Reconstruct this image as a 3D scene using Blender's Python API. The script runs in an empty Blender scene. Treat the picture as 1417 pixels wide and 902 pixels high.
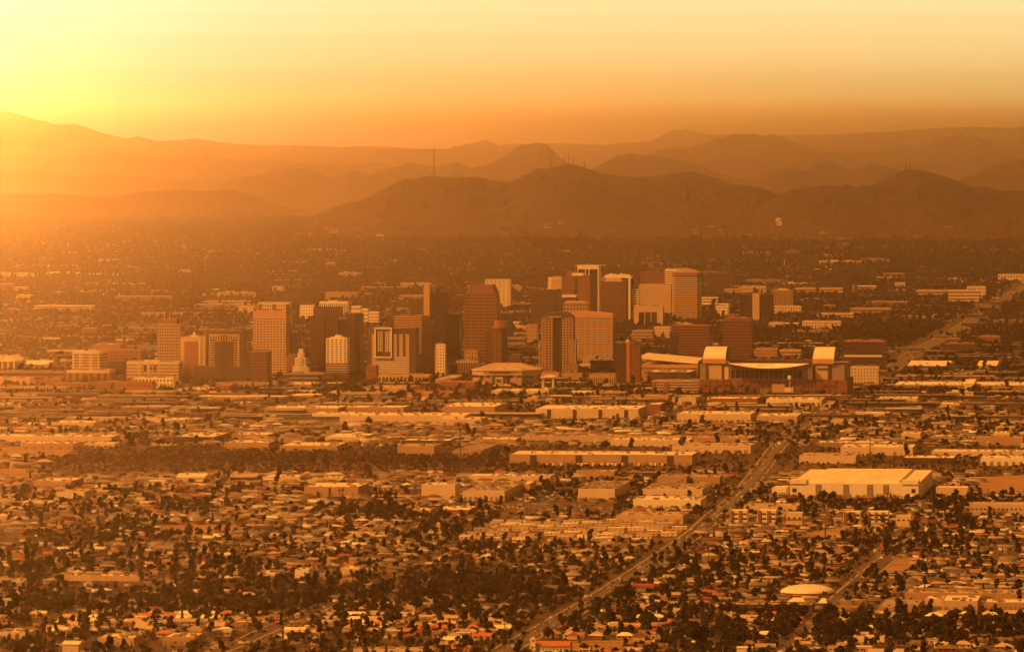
import bpy, math, random
import numpy as np
C = bpy.context.scene.collection
scene = bpy.context.scene
R = math.radians
F, H, HY, CX = 9170.0, 380.0, 200.0, 708.5      # focal length in photo pixels, eye height, horizon row, centre column
GA = R(6.5)                                      # the street grid leans this far off the view axis
SA, CA = math.sin(GA), math.cos(GA)

# ------------------------------------------------------------------ camera
cam = bpy.data.cameras.new('camera')
cam.sensor_width = 36.0
cam.lens = 36.0 * F / 1417.0
cam.shift_y = -(451.0 - HY) / 1417.0
cam.clip_start = 1.0
cam.clip_end = 200000.0
cob = bpy.data.objects.new('camera', cam); C.objects.link(cob)
cob.location = (0, 0, H); cob.rotation_euler = (R(90), 0, 0)
scene.camera = cob

# ------------------------------------------------------------------ world, sun, exposure
SUN_EL, SUN_AZ = R(44), R(240)                   # compass style: 0 = +Y (away from camera), clockwise
SKY_STRENGTH, SUN_STRENGTH, EXPO = 0.15, 3.3, 0.8
SKYK = 0.5
SKYR = ((0.0, (0.39, 0.158, 0.023)), (0.052, (0.48, 0.225, 0.036)), (0.068, (0.98, 0.63, 0.13)), (0.082, (1.75, 1.26, 0.38)), (0.115, (1.60, 1.24, 0.50)), (0.15, (1.34, 1.08, 0.52)), (0.22, (0.24, 0.11, 0.028)), (0.5, (0.12, 0.043, 0.008)))
GLOW = (((-600, 150), 4000.0, 1450.0, (1.0, 0.46, 0.13)), ((-60, 60), 900.0, 1.0, (0.3, 0.0, 1.0)))  # first lobe is an unseen bright patch added off-frame to make the haze glow
world = bpy.data.worlds.new('World'); scene.world = world; world.use_nodes = True
nt = world.node_tree; nt.nodes.clear()
def wn(t, **kw):
    n = nt.nodes.new(t)
    for k, v in kw.items(): setattr(n, k, v)
    return n
sky = wn('ShaderNodeTexSky', sky_type='NISHITA', sun_disc=False)
sky.sun_elevation = SUN_EL; sky.sun_rotation = SUN_AZ; sky.altitude = 400; sky.dust_density = 5; sky.air_density = 1.2
bw = wn('ShaderNodeRGBToBW'); nt.links.new(sky.outputs[0], bw.inputs[0])
tc = wn('ShaderNodeTexCoord')
sep = wn('ShaderNodeSeparateXYZ'); nt.links.new(tc.outputs['Generated'], sep.inputs[0])
srt = wn('ShaderNodeMath', operation='SQRT'); nt.links.new(sep.outputs['Z'], srt.inputs[0])   # spreads the first degrees of height
rmp = wn('ShaderNodeValToRGB'); nt.links.new(srt.outputs[0], rmp.inputs[0])
el = rmp.color_ramp.elements
while len(el) < len(SKYR): el.new(0.5)
for i, (q, c) in enumerate(SKYR): el[i].position = q; el[i].color = (*[k_ * SKYK for k_ in c], 1)
tint = wn('ShaderNodeVectorMath', operation='SCALE'); nt.links.new(rmp.outputs[0], tint.inputs[0])
tintm = wn('ShaderNodeMath', operation='MULTIPLY'); tintm.inputs[1].default_value = 3.45 / SKYK
nt.links.new(bw.outputs[0], tintm.inputs[0]); nt.links.new(tintm.outputs[0], tint.inputs['Scale'])
nrm = wn('ShaderNodeVectorMath', operation='NORMALIZE'); nt.links.new(tc.outputs['Generated'], nrm.inputs[0])
dm = wn('ShaderNodeMapping'); dm.inputs['Scale'].default_value = (1.2, 1.2, 160.0); nt.links.new(tc.outputs['Generated'], dm.inputs[0])
dn = wn('ShaderNodeTexNoise'); dn.inputs['Scale'].default_value = 3.0; dn.inputs['Detail'].default_value = 3; nt.links.new(dm.outputs[0], dn.inputs['Vector'])
dr_ = wn('ShaderNodeMapRange'); dr_.inputs['To Min'].default_value = 0.88; dr_.inputs['To Max'].default_value = 1.12; nt.links.new(dn.outputs['Fac'], dr_.inputs['Value'])
dust = wn('ShaderNodeVectorMath', operation='SCALE'); nt.links.new(tint.outputs[0], dust.inputs[0]); nt.links.new(dr_.outputs[0], dust.inputs['Scale'])
acc = dust.outputs[0]
for (gpx, gpy), k, amp, col in GLOW:
    gx, gz = (gpx - CX) / F, (HY - gpy) / F; gl = math.sqrt(gx * gx + 1 + gz * gz)
    dot = wn('ShaderNodeVectorMath', operation='DOT_PRODUCT'); dot.inputs[1].default_value = (gx / gl, 1 / gl, gz / gl)
    nt.links.new(nrm.outputs[0], dot.inputs[0])
    sub = wn('ShaderNodeMath', operation='SUBTRACT'); sub.inputs[1].default_value = 1.0
    nt.links.new(dot.outputs['Value'], sub.inputs[0])
    m = wn('ShaderNodeMath', operation='MULTIPLY'); m.inputs[1].default_value = k
    nt.links.new(sub.outputs[0], m.inputs[0])
    e = wn('ShaderNodeMath', operation='EXPONENT'); nt.links.new(m.outputs[0], e.inputs[0])
    s = wn('ShaderNodeVectorMath', operation='SCALE'); s.inputs[0].default_value = tuple(c * amp for c in col)
    nt.links.new(e.outputs[0], s.inputs['Scale'])
    a = wn('ShaderNodeVectorMath', operation='ADD'); nt.links.new(acc, a.inputs[0]); nt.links.new(s.outputs[0], a.inputs[1])
    acc = a.outputs[0]
bg = wn('ShaderNodeBackground'); bg.inputs['Strength'].default_value = SKY_STRENGTH
nt.links.new(acc, bg.inputs['Color'])
wo = wn('ShaderNodeOutputWorld'); nt.links.new(bg.outputs[0], wo.inputs['Surface'])

sun = bpy.data.lights.new('sun', 'SUN'); sun.energy = SUN_STRENGTH; sun.angle = R(0.6); sun.color = (1.0, 0.385, 0.072)
so = bpy.data.objects.new('sun', sun); C.objects.link(so)
from mathutils import Vector
sd = Vector((math.sin(SUN_AZ) * math.cos(SUN_EL), math.cos(SUN_AZ) * math.cos(SUN_EL), math.sin(SUN_EL)))
so.rotation_euler = sd.to_track_quat('Z', 'Y').to_euler(); so.location = (0, -200, 600)

vs = scene.view_settings
vs.view_transform = 'Standard'; vs.look = 'None'; vs.gamma = 1; vs.exposure = EXPO; vs.use_curve_mapping = False
cy = scene.cycles
cy.max_bounces = 5; cy.diffuse_bounces = 2; cy.glossy_bounces = 2; cy.volume_bounces = 2; cy.transmission_bounces = 2
cy.transparent_max_bounces = 4; cy.caustics_reflective = False; cy.caustics_refractive = False
cy.use_denoising = True; cy.sample_clamp_indirect = 6.0

# ------------------------------------------------------------------ helpers
rnd = random.Random(7)
rng = np.random.default_rng(11)

def tag(o, label=None, cat=None, group=None, kind=None):
    if label: o['label'] = label
    if cat: o['category'] = cat
    if group: o['group'] = group
    if kind: o['kind'] = kind
    return o

def empty(name, loc, rz=0.0):
    o = bpy.data.objects.new(name, None); C.objects.link(o)
    o.location = loc; o.rotation_euler = (0, 0, rz); o.empty_display_size = 5
    return o

def copy_tree(o, parent=None):
    c = o.copy(); C.objects.link(c); c.parent = parent
    for ch in KIDS.get(o.name, []):
        c2 = copy_tree(ch, c)
        KIDS.setdefault(c.name, []).append(c2)
    return c
KIDS = {}

def ground(px, py):                     # the point on the flat ground that a photo pixel shows
    y = F * H / (py - HY)
    return (px - CX) * y / F, y
def to_px(x, y, z=0.0):
    return CX + F * x / y, HY + F * (H - z) / y
def uv(x, y): return x * CA - y * SA, x * SA + y * CA      # grid frame
def xy(u, v): return u * CA + v * SA, -u * SA + v * CA

def hashn(ix, iy, seed):
    h = (ix.astype(np.int64) * 374761393 + iy.astype(np.int64) * 668265263 + seed * 1442695041) & 0xFFFFFFFF
    h = ((h ^ (h >> 13)) * 1274126177) & 0xFFFFFFFF
    h = h ^ (h >> 16)
    return (h & 0xFFFFFF) / float(0xFFFFFF)
def vnoise(x, y, seed=0):
    x = np.asarray(x, float); y = np.asarray(y, float)
    ix, iy = np.floor(x), np.floor(y); fx, fy = x - ix, y - iy
    fx = fx * fx * (3 - 2 * fx); fy = fy * fy * (3 - 2 * fy)
    a = hashn(ix, iy, seed); b = hashn(ix + 1, iy, seed); c = hashn(ix, iy + 1, seed); d = hashn(ix + 1, iy + 1, seed)
    return (a * (1 - fx) + b * fx) * (1 - fy) + (c * (1 - fx) + d * fx) * fy
def fbm(x, y, seed=0, o=4):
    s = 0; a = 0.5; n = 0
    for i in range(o):
        s = s + a * vnoise(x * 2 ** i, y * 2 ** i, seed + i * 17); n += a; a *= 0.5
    return s / n

class MB:
    def __init__(s): s.v = []; s.f = []; s.m = []
    def box(s, x0, y0, z0, x1, y1, z1, mi=0, top=None):
        b = len(s.v); 
        if top is None: tx0, ty0, tx1, ty1 = x0, y0, x1, y1
        else: tx0, ty0, tx1, ty1 = top
        s.v += [(x0, y0, z0), (x1, y0, z0), (x1, y1, z0), (x0, y1, z0), (tx0, ty0, z1), (tx1, ty0, z1), (tx1, ty1, z1), (tx0, ty1, z1)]
        s.f += [(b, b + 3, b + 2, b + 1), (b + 4, b + 5, b + 6, b + 7), (b, b + 1, b + 5, b + 4), (b + 1, b + 2, b + 6, b + 5), (b + 2, b + 3, b + 7, b + 6), (b + 3, b, b + 4, b + 7)]
        s.m += [mi] * 6
        return s
    def face(s, pts, mi=0):
        b = len(s.v); s.v += [tuple(p) for p in pts]; s.f.append(tuple(range(b, b + len(pts)))); s.m.append(mi); return s
    def prism(s, poly, z0, z1, mi=0, top_scale=None, c=(0, 0)):
        n = len(poly); b = len(s.v)
        s.v += [(p[0], p[1], z0) for p in poly]
        if top_scale is None: s.v += [(p[0], p[1], z1) for p in poly]
        else: s.v += [(c[0] + (p[0] - c[0]) * top_scale, c[1] + (p[1] - c[1]) * top_scale, z1) for p in poly]
        s.f.append(tuple(b + i for i in reversed(range(n)))); s.f.append(tuple(b + n + i for i in range(n))); s.m += [mi, mi]
        for i in range(n):
            j = (i + 1) % n
            s.f.append((b + i, b + j, b + n + j, b + n + i)); s.m.append(mi)
        return s
    def sweep(s, prof, y0, y1, mi=0):      # polygon in x-z (counter clockwise seen from -y) swept along y
        n = len(prof); b = len(s.v)
        s.v += [(p[0], y0, p[1]) for p in prof] + [(p[0], y1, p[1]) for p in prof]
        s.f.append(tuple(b + i for i in range(n))); s.f.append(tuple(b + n + i for i in reversed(range(n)))); s.m += [mi, mi]
        for i in range(n):
            j = (i + 1) % n
            s.f.append((b + j, b + i, b + n + i, b + n + j)); s.m.append(mi)
        return s
    def sweepx(s, prof, x0, x1, mi=0):     # polygon in y-z (counter clockwise seen from +x) swept along x
        n = len(prof); b = len(s.v)
        s.v += [(x0, p[0], p[1]) for p in prof] + [(x1, p[0], p[1]) for p in prof]
        s.f.append(tuple(b + i for i in reversed(range(n)))); s.f.append(tuple(b + n + i for i in range(n))); s.m += [mi, mi]
        for i in range(n):
            j = (i + 1) % n
            s.f.append((b + i, b + j, b + n + j, b + n + i)); s.m.append(mi)
        return s
    def tube(s, p, q, r0, r1, n=6, mi=0):
        p = Vector(p); q = Vector(q); d = (q - p).normalized()
        a = d.orthogonal().normalized(); bb = d.cross(a); b = len(s.v)
        for (c, r) in ((p, r0), (q, r1)):
            for i in range(n):
                t = 2 * math.pi * i / n; s.v.append(tuple(c + a * (r * math.cos(t)) + bb * (r * math.sin(t))))
        for i in range(n):
            j = (i + 1) % n; s.f.append((b + i, b + j, b + n + j, b + n + i)); s.m.append(mi)
        s.f.append(tuple(b + n + i for i in range(n))); s.m.append(mi)
        return s
    def mesh(s, name, mats):
        me = bpy.data.meshes.new(name); me.from_pydata(s.v, [], s.f)
        mats = mats if isinstance(mats, (list, tuple)) else [mats]
        for m in mats: me.materials.append(m)
        if len(mats) > 1: me.polygons.foreach_set('material_index', s.m)
        me.update()
        return me
    def build(s, name, mats, parent=None):
        return put(name, s.mesh(name, mats), parent)

def put(name, me, parent=None, loc=None):
    o = bpy.data.objects.new(name, me); C.objects.link(o)
    if parent is not None:
        o.parent = parent; KIDS.setdefault(parent.name, []).append(o)
    if loc is not None: o.location = loc
    return o

def np_mesh(name, V, Q, mats, mi=None, col=None):       # V (n,3), Q (m,4) or (m,3) int arrays
    me = bpy.data.meshes.new(name)
    k = Q.shape[1]
    me.vertices.add(len(V)); me.vertices.foreach_set('co', np.asarray(V, np.float32).ravel())
    me.loops.add(Q.size); me.loops.foreach_set('vertex_index', Q.astype(np.int32).ravel())
    me.polygons.add(len(Q)); me.polygons.foreach_set('loop_start', np.arange(0, Q.size, k, dtype=np.int32))
    for m in (mats if isinstance(mats, (list, tuple)) else [mats]): me.materials.append(m)
    if mi is not None: me.polygons.foreach_set('material_index', np.asarray(mi, np.int32))
    if col is not None:
        at = me.attributes.new('tone', 'FLOAT_COLOR', 'FACE')
        c4 = np.ones((len(Q), 4), np.float32); c4[:, :3] = col; at.data.foreach_set('color', c4.ravel())
    me.update(calc_edges=True); me.validate()
    return me

# ------------------------------------------------------------------ materials
MATS = {}
def mat(name, col, rough=0.8, var=0.12, scale=0.25, metal=0.0, per_obj=0.0, col2=None, bump=0.0, attr=None, spec=0.4, streak=False):
    if name in MATS: return MATS[name]
    m = bpy.data.materials.new(name); m.use_nodes = True; t = m.node_tree; p = t.nodes['Principled BSDF']
    p.inputs['Roughness'].default_value = rough; p.inputs['Metallic'].default_value = metal
    p.inputs['Specular IOR Level'].default_value = spec
    co = t.nodes.new('ShaderNodeTexCoord')
    no = t.nodes.new('ShaderNodeTexNoise'); no.inputs['Scale'].default_value = scale; no.inputs['Detail'].default_value = 4
    if streak:
        mp = t.nodes.new('ShaderNodeMapping'); mp.inputs['Scale'].default_value = (1, 1, 0.15)
        t.links.new(co.outputs['Object'], mp.inputs[0]); t.links.new(mp.outputs[0], no.inputs['Vector'])
    else: t.links.new(co.outputs['Object'], no.inputs['Vector'])
    ra = t.nodes.new('ShaderNodeMapRange'); ra.inputs['From Min'].default_value = 0.3; ra.inputs['From Max'].default_value = 0.7
    ra.inputs['To Min'].default_value = 0.0; ra.inputs['To Max'].default_value = 1.0
    t.links.new(no.outputs['Fac'], ra.inputs['Value'])
    mx = t.nodes.new('ShaderNodeMix'); mx.data_type = 'RGBA'
    c2 = col2 or tuple(c * (1 - 2 * var) for c in col)
    mx.inputs['A'].default_value = (*[min(1, c * (1 + (0 if col2 else var))) for c in col], 1); mx.inputs['B'].default_value = (*c2, 1)
    t.links.new(ra.outputs[0], mx.inputs['Factor'])
    out = mx.outputs['Result']
    if attr:
        at = t.nodes.new('ShaderNodeAttribute'); at.attribute_name = attr
        mu = t.nodes.new('ShaderNodeMix'); mu.data_type = 'RGBA'; mu.blend_type = 'MULTIPLY'; mu.inputs['Factor'].default_value = 1
        t.links.new(out, mu.inputs['A']); t.links.new(at.outputs['Color'], mu.inputs['B']); out = mu.outputs['Result']
    if per_obj:
        oi = t.nodes.new('ShaderNodeObjectInfo'); hs = t.nodes.new('ShaderNodeHueSaturation')
        r2 = t.nodes.new('ShaderNodeMapRange'); r2.inputs['To Min'].default_value = 1 - per_obj; r2.inputs['To Max'].default_value = 1 + per_obj
        t.links.new(oi.outputs['Random'], r2.inputs['Value']); t.links.new(r2.outputs[0], hs.inputs['Value'])
        t.links.new(out, hs.inputs['Color']); out = hs.outputs['Color']
    t.links.new(out, p.inputs['Base Color'])
    if bump:
        b = t.nodes.new('ShaderNodeBump'); b.inputs['Strength'].default_value = bump; b.inputs['Distance'].default_value = 1.0
        t.links.new(no.outputs['Fac'], b.inputs['Height']); t.links.new(b.outputs[0], p.inputs['Normal'])
    MATS[name] = m
    return m

# ------------------------------------------------------------------ ground
def ground_material():
    m = bpy.data.materials.new('desert_ground'); m.use_nodes = True; t = m.node_tree; p = t.nodes['Principled BSDF']
    p.inputs['Roughness'].default_value = 0.957; p.inputs['Specular IOR Level'].default_value = 0.1
    g = t.nodes.new('ShaderNodeNewGeometry')
    def noise(s, d=4):
        n = t.nodes.new('ShaderNodeTexNoise'); n.inputs['Scale'].default_value = s; n.inputs['Detail'].default_value = d
        t.links.new(g.outputs['Position'], n.inputs['Vector']); return n.outputs['Fac']
    def ramp(a, stops):
        r = t.nodes.new('ShaderNodeValToRGB'); t.links.new(a, r.inputs[0]); e = r.color_ramp.elements
        while len(e) < len(stops): e.new(0.5)
        for i, (q, c) in enumerate(stops): e[i].position = q; e[i].color = (*c, 1)
        return r.outputs[0]
    a = ramp(noise(0.012), ((0.3, (0.07, 0.047, 0.03)), (0.5, (0.13, 0.09, 0.058)), (0.62, (0.06, 0.043, 0.03)), (0.75, (0.19, 0.13, 0.085))))
    b = ramp(noise(0.09), ((0.35, (0.45, 0.45, 0.45)), (0.65, (1.15, 1.15, 1.15))))
    mx = t.nodes.new('ShaderNodeMix'); mx.data_type = 'RGBA'; mx.blend_type = 'MULTIPLY'; mx.inputs['Factor'].default_value = 1
    t.links.new(a, mx.inputs['A']); t.links.new(b, mx.inputs['B']); t.links.new(mx.outputs['Result'], p.inputs['Base Color'])
    return m
o = MB().face([(-18000, -1500, 0), (18000, -1500, 0), (18000, 78000, 0), (-18000, 78000, 0)]).build('ground', ground_material())
tag(o, 'flat desert valley floor of bare earth between houses and trees', 'ground', kind='structure')

# haze
HAZE = 1.8e-5
o = MB().box(-18500, -2000, -1.5, 18500, 79000, 830).build('haze', None or bpy.data.materials.new('dusty_air'))
tag(o, 'dusty amber air over the whole valley', 'haze', kind='stuff')
hm = o.data.materials[0]; hm.use_nodes = True; t = hm.node_tree; t.nodes.clear()
pv = t.nodes.new('ShaderNodeVolumePrincipled'); mo = t.nodes.new('ShaderNodeOutputMaterial')
pv.inputs['Color'].default_value = (0.96, 0.675, 0.37, 1); pv.inputs['Density'].default_value = HAZE; pv.inputs['Anisotropy'].default_value = 0.957
pv.inputs['Density Attribute'].default_value = ''
t.links.new(pv.outputs[0], mo.inputs['Volume'])

# ------------------------------------------------------------------ hills
def hill(label, pts, d, wf, wb, mt, rough=1.0, seed=0, nx=420, nv=56, ext=0):
    px = np.array([p[0] for p in pts], float); py = np.array([p[1] for p in pts], float)
    X = np.linspace(px[0], px[-1], nx); Y = np.interp(X, px, py)
    k = np.ones(3) / 3; Y = np.convolve(np.pad(Y, 1, 'edge'), k, 'valid')
    wx = (X - CX) * d / F
    s = d / F
    Y = Y - rough * ((fbm(wx / 700, wx * 0, seed + 5, 5) - 0.5) * 4.5 + (vnoise(wx / 60, wx * 0, seed + 9) - 0.5) * 1.6)
    v = np.concatenate([-np.linspace(1, 0, nv) ** 1.2, np.linspace(0, 1, nv // 3)[1:]])
    XX, VV = np.meshgrid(wx, v)
    yc = d + (fbm(wx / 2500, wx * 0, seed + 2, 3) - 0.5) * wf * 0.35
    YY = yc[None, :] + np.where(VV < 0, VV * wf, VV * wb)
    Z0 = H + (HY - Y) * yc / F
    Z0 = np.maximum(Z0, -2)[None, :]
    av = np.abs(VV)
    # spurs and gullies: ridged noise stretched down the slope
    k_ = s / 3.1
    n1 = 1 - np.abs(2 * fbm(XX / (620 * k_) + .6 * VV, YY / (2300 * k_), seed + 31, 3) - 1)
    n2 = 1 - np.abs(2 * fbm(XX / (210 * k_), YY / (420 * k_), seed + 41, 4) - 1)
    n3 = 1 - np.abs(2 * fbm(XX / (70 * k_), YY / (110 * k_), seed + 51, 3) - 1)
    shape = (1 - av) ** 1.4
    amp = np.minimum(1, av * 7) * (1 - av) ** .8
    Z = Z0 * (shape + amp * (0.60 * (n1 - 0.70) + 0.26 * (n2 - 0.66) + 0.10 * (n3 - .6)))
    Z = np.maximum(Z, 0) * (Z0 > 0) - 2 * (av > 0.999) - 1.0
    XX = XX + (YY - d) * 0
    V = np.stack([XX * (YY / d) ** 0, YY, Z], -1).reshape(-1, 3)
    # keep the crest on its own sight line
    crest = len(v) - len(np.linspace(0, 1, nv // 3)[1:]) - 1
    V = V.reshape(len(v), nx, 3)
    V[crest, :, 0] = (X - CX) * yc / F
    V = V.reshape(-1, 3)
    i = np.arange(len(v) - 1)[:, None] * nx + np.arange(nx - 1)[None, :]; i = i.ravel()
    Q = np.stack([i, i + 1, i + nx + 1, i + nx], -1)
    me = np_mesh('hill', V, Q, mt); me.polygons.foreach_set('use_smooth', [False] * len(me.polygons))
    o = put('hill', me); tag(o, label, 'hill', kind='structure'); return o, V.reshape(len(v), nx, 3), crest
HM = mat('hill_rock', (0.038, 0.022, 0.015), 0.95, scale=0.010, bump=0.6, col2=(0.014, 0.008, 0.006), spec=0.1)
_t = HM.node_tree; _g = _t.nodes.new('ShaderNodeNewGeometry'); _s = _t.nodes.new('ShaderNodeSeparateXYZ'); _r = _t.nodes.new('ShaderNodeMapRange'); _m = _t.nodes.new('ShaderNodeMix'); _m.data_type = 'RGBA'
_t.links.new(_g.outputs['Position'], _s.inputs[0]); _t.links.new(_s.outputs['Z'], _r.inputs['Value'])     # paler foot: low mist painted into the colour, over pale soil; dark rock above
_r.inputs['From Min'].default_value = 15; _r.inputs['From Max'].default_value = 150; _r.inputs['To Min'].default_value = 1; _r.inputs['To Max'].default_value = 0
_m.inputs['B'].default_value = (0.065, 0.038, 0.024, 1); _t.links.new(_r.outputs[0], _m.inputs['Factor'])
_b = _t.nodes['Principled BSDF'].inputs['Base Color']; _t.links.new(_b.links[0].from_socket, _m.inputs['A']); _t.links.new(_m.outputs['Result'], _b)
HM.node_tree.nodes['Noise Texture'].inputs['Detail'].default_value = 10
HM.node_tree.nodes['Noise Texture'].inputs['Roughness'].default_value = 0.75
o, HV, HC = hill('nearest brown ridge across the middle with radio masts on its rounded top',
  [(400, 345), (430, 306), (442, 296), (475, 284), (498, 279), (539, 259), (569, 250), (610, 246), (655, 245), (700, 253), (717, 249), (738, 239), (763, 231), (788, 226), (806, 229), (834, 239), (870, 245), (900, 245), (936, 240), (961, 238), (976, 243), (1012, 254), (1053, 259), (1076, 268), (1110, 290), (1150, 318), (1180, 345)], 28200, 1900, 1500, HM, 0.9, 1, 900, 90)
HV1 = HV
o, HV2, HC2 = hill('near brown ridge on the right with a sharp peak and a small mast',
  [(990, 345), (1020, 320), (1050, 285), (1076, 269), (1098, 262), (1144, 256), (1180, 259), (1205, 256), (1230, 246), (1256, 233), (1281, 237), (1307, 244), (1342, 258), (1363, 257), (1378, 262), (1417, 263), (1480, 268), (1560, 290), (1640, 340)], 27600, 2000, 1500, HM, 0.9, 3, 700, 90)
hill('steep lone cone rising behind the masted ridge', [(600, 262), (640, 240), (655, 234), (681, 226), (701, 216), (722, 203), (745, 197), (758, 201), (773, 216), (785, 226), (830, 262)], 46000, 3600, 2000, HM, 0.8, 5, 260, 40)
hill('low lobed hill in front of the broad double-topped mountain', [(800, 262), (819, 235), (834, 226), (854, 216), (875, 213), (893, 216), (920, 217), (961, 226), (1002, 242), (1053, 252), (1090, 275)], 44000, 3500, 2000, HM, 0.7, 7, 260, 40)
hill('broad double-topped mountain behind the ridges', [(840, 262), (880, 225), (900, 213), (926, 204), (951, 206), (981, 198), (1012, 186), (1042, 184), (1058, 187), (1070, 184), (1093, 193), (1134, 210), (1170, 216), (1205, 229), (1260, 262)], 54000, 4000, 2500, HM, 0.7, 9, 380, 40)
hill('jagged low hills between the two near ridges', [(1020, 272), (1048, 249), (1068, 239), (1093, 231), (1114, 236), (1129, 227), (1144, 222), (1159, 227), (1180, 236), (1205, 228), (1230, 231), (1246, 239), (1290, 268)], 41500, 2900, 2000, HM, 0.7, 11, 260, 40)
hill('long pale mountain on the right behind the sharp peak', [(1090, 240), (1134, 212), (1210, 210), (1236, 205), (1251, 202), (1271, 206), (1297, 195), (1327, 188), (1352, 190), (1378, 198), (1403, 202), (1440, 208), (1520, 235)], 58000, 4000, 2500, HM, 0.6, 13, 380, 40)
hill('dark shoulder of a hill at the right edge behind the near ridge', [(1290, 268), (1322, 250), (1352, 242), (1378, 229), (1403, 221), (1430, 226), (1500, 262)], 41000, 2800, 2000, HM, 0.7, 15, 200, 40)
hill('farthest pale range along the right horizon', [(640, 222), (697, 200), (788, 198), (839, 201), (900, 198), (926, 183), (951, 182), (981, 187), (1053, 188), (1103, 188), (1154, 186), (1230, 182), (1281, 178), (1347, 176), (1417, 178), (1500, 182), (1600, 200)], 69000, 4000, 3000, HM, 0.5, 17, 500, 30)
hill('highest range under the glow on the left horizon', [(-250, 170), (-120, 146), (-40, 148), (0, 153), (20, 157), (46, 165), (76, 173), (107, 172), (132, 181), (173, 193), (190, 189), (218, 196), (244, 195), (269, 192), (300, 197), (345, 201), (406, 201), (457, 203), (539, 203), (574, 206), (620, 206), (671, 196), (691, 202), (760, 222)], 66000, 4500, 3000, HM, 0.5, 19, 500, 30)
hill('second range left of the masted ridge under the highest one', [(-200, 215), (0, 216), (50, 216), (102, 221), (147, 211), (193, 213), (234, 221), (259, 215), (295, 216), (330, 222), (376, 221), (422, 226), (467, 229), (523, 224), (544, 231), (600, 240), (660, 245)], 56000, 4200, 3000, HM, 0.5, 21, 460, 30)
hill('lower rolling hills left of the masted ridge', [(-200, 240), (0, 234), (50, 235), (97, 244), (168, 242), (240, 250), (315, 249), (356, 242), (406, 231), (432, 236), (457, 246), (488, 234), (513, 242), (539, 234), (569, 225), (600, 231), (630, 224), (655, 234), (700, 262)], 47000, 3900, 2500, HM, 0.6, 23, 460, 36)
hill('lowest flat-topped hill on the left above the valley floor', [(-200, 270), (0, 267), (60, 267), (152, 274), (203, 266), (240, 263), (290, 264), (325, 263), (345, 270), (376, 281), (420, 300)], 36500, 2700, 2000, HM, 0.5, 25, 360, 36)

# ------------------------------------------------------------------ materials of the city
PAL = {
 'cream': mat('cream_stucco', (0.55, 0.43, 0.30), 0.85, var=0.06), 'white': mat('white_paint', (0.66, 0.58, 0.45), 0.7, var=0.05),
 'tan': mat('tan_precast', (0.36, 0.23, 0.145), 0.85, var=0.07), 'beige': mat('beige_stone', (0.46, 0.32, 0.21), 0.85, var=0.08),
 'brick': mat('red_brown_brick', (0.17, 0.07, 0.045), 0.9, var=0.1), 'maroon': mat('maroon_granite', (0.058, 0.023, 0.017), 0.7, var=0.08),
 'brown': mat('brown_panel', (0.06, 0.033, 0.023), 0.7, var=0.08), 'dark': mat('dark_bronze_panel', (0.020, 0.014, 0.011), 0.6, var=0.1),
 'rust': mat('rust_red_precast', (0.22, 0.088, 0.045), 0.85, var=0.07), 'grey': mat('grey_concrete', (0.24, 0.19, 0.15), 0.9, var=0.1),
 'glass': mat('dark_window_glass', (0.016, 0.012, 0.010), 0.3, var=0.3, scale=0.08, spec=0.22), 'glassb': mat('bronze_window_glass', (0.026, 0.014, 0.010), 0.3, var=0.3, scale=0.08, spec=0.2),
 'roofw': mat('white_roof_coating', (0.78, 0.67, 0.44), 0.9, var=0.16, scale=0.09), 'roofg': mat('grey_gravel_roof', (0.28, 0.22, 0.17), 0.95, var=0.15, scale=0.06),
 'rooft': mat('tan_gravel_roof', (0.42, 0.31, 0.20), 0.95, var=0.12, scale=0.06), 'roofm': mat('ribbed_metal_roof', (0.70, 0.61, 0.44), 0.55, var=0.06),
 'orange': mat('orange_panel', (0.45, 0.24, 0.12), 0.8, var=0.05), 'door': mat('grey_dock_door', (0.22, 0.18, 0.15), 0.7), 'terra': mat('terracotta_tile', (0.40, 0.14, 0.065), 0.9, var=0.12, scale=0.6),
 'shingle': mat('brown_shingle', (0.17, 0.115, 0.08), 0.95, var=0.15, scale=0.6), 'greyroof': mat('weathered_grey_shingle', (0.33, 0.28, 0.23), 0.95, var=0.15, scale=0.6),
 'asphalt': mat('asphalt', (0.11, 0.085, 0.065), 0.95, var=0.15, scale=0.05, spec=0.15), 'dirt': mat('bare_pale_dirt', (0.33, 0.20, 0.12), 0.95, var=0.15, scale=0.02, spec=0.1),
 'street': mat('bleached_asphalt', (0.14, 0.11, 0.085), 0.95, var=0.12, scale=0.05, spec=0.1), 'paint': mat('road_paint', (0.7, 0.66, 0.55), 0.8), 'pave': mat('concrete_pavement', (0.36, 0.28, 0.20), 0.95, spec=0.15), 'grass': mat('dry_mown_grass', (0.10, 0.10, 0.04), 0.95, spec=0.1),
 'bark': mat('bark', (0.08, 0.055, 0.038), 0.95), 'metal': mat('galvanised_steel', (0.35, 0.32, 0.28), 0.5, metal=0.6), 'wood': mat('creosoted_wood', (0.07, 0.05, 0.035), 0.95),
 'scrub': mat('scrub_soil', (0.14, 0.09, 0.055), 0.95, var=0.2, scale=0.03, spec=0.1), 'redawn': mat('red_canvas', (0.5, 0.05, 0.03), 0.7),
}
GL, GLB = PAL['glass'], PAL['glassb']

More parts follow.
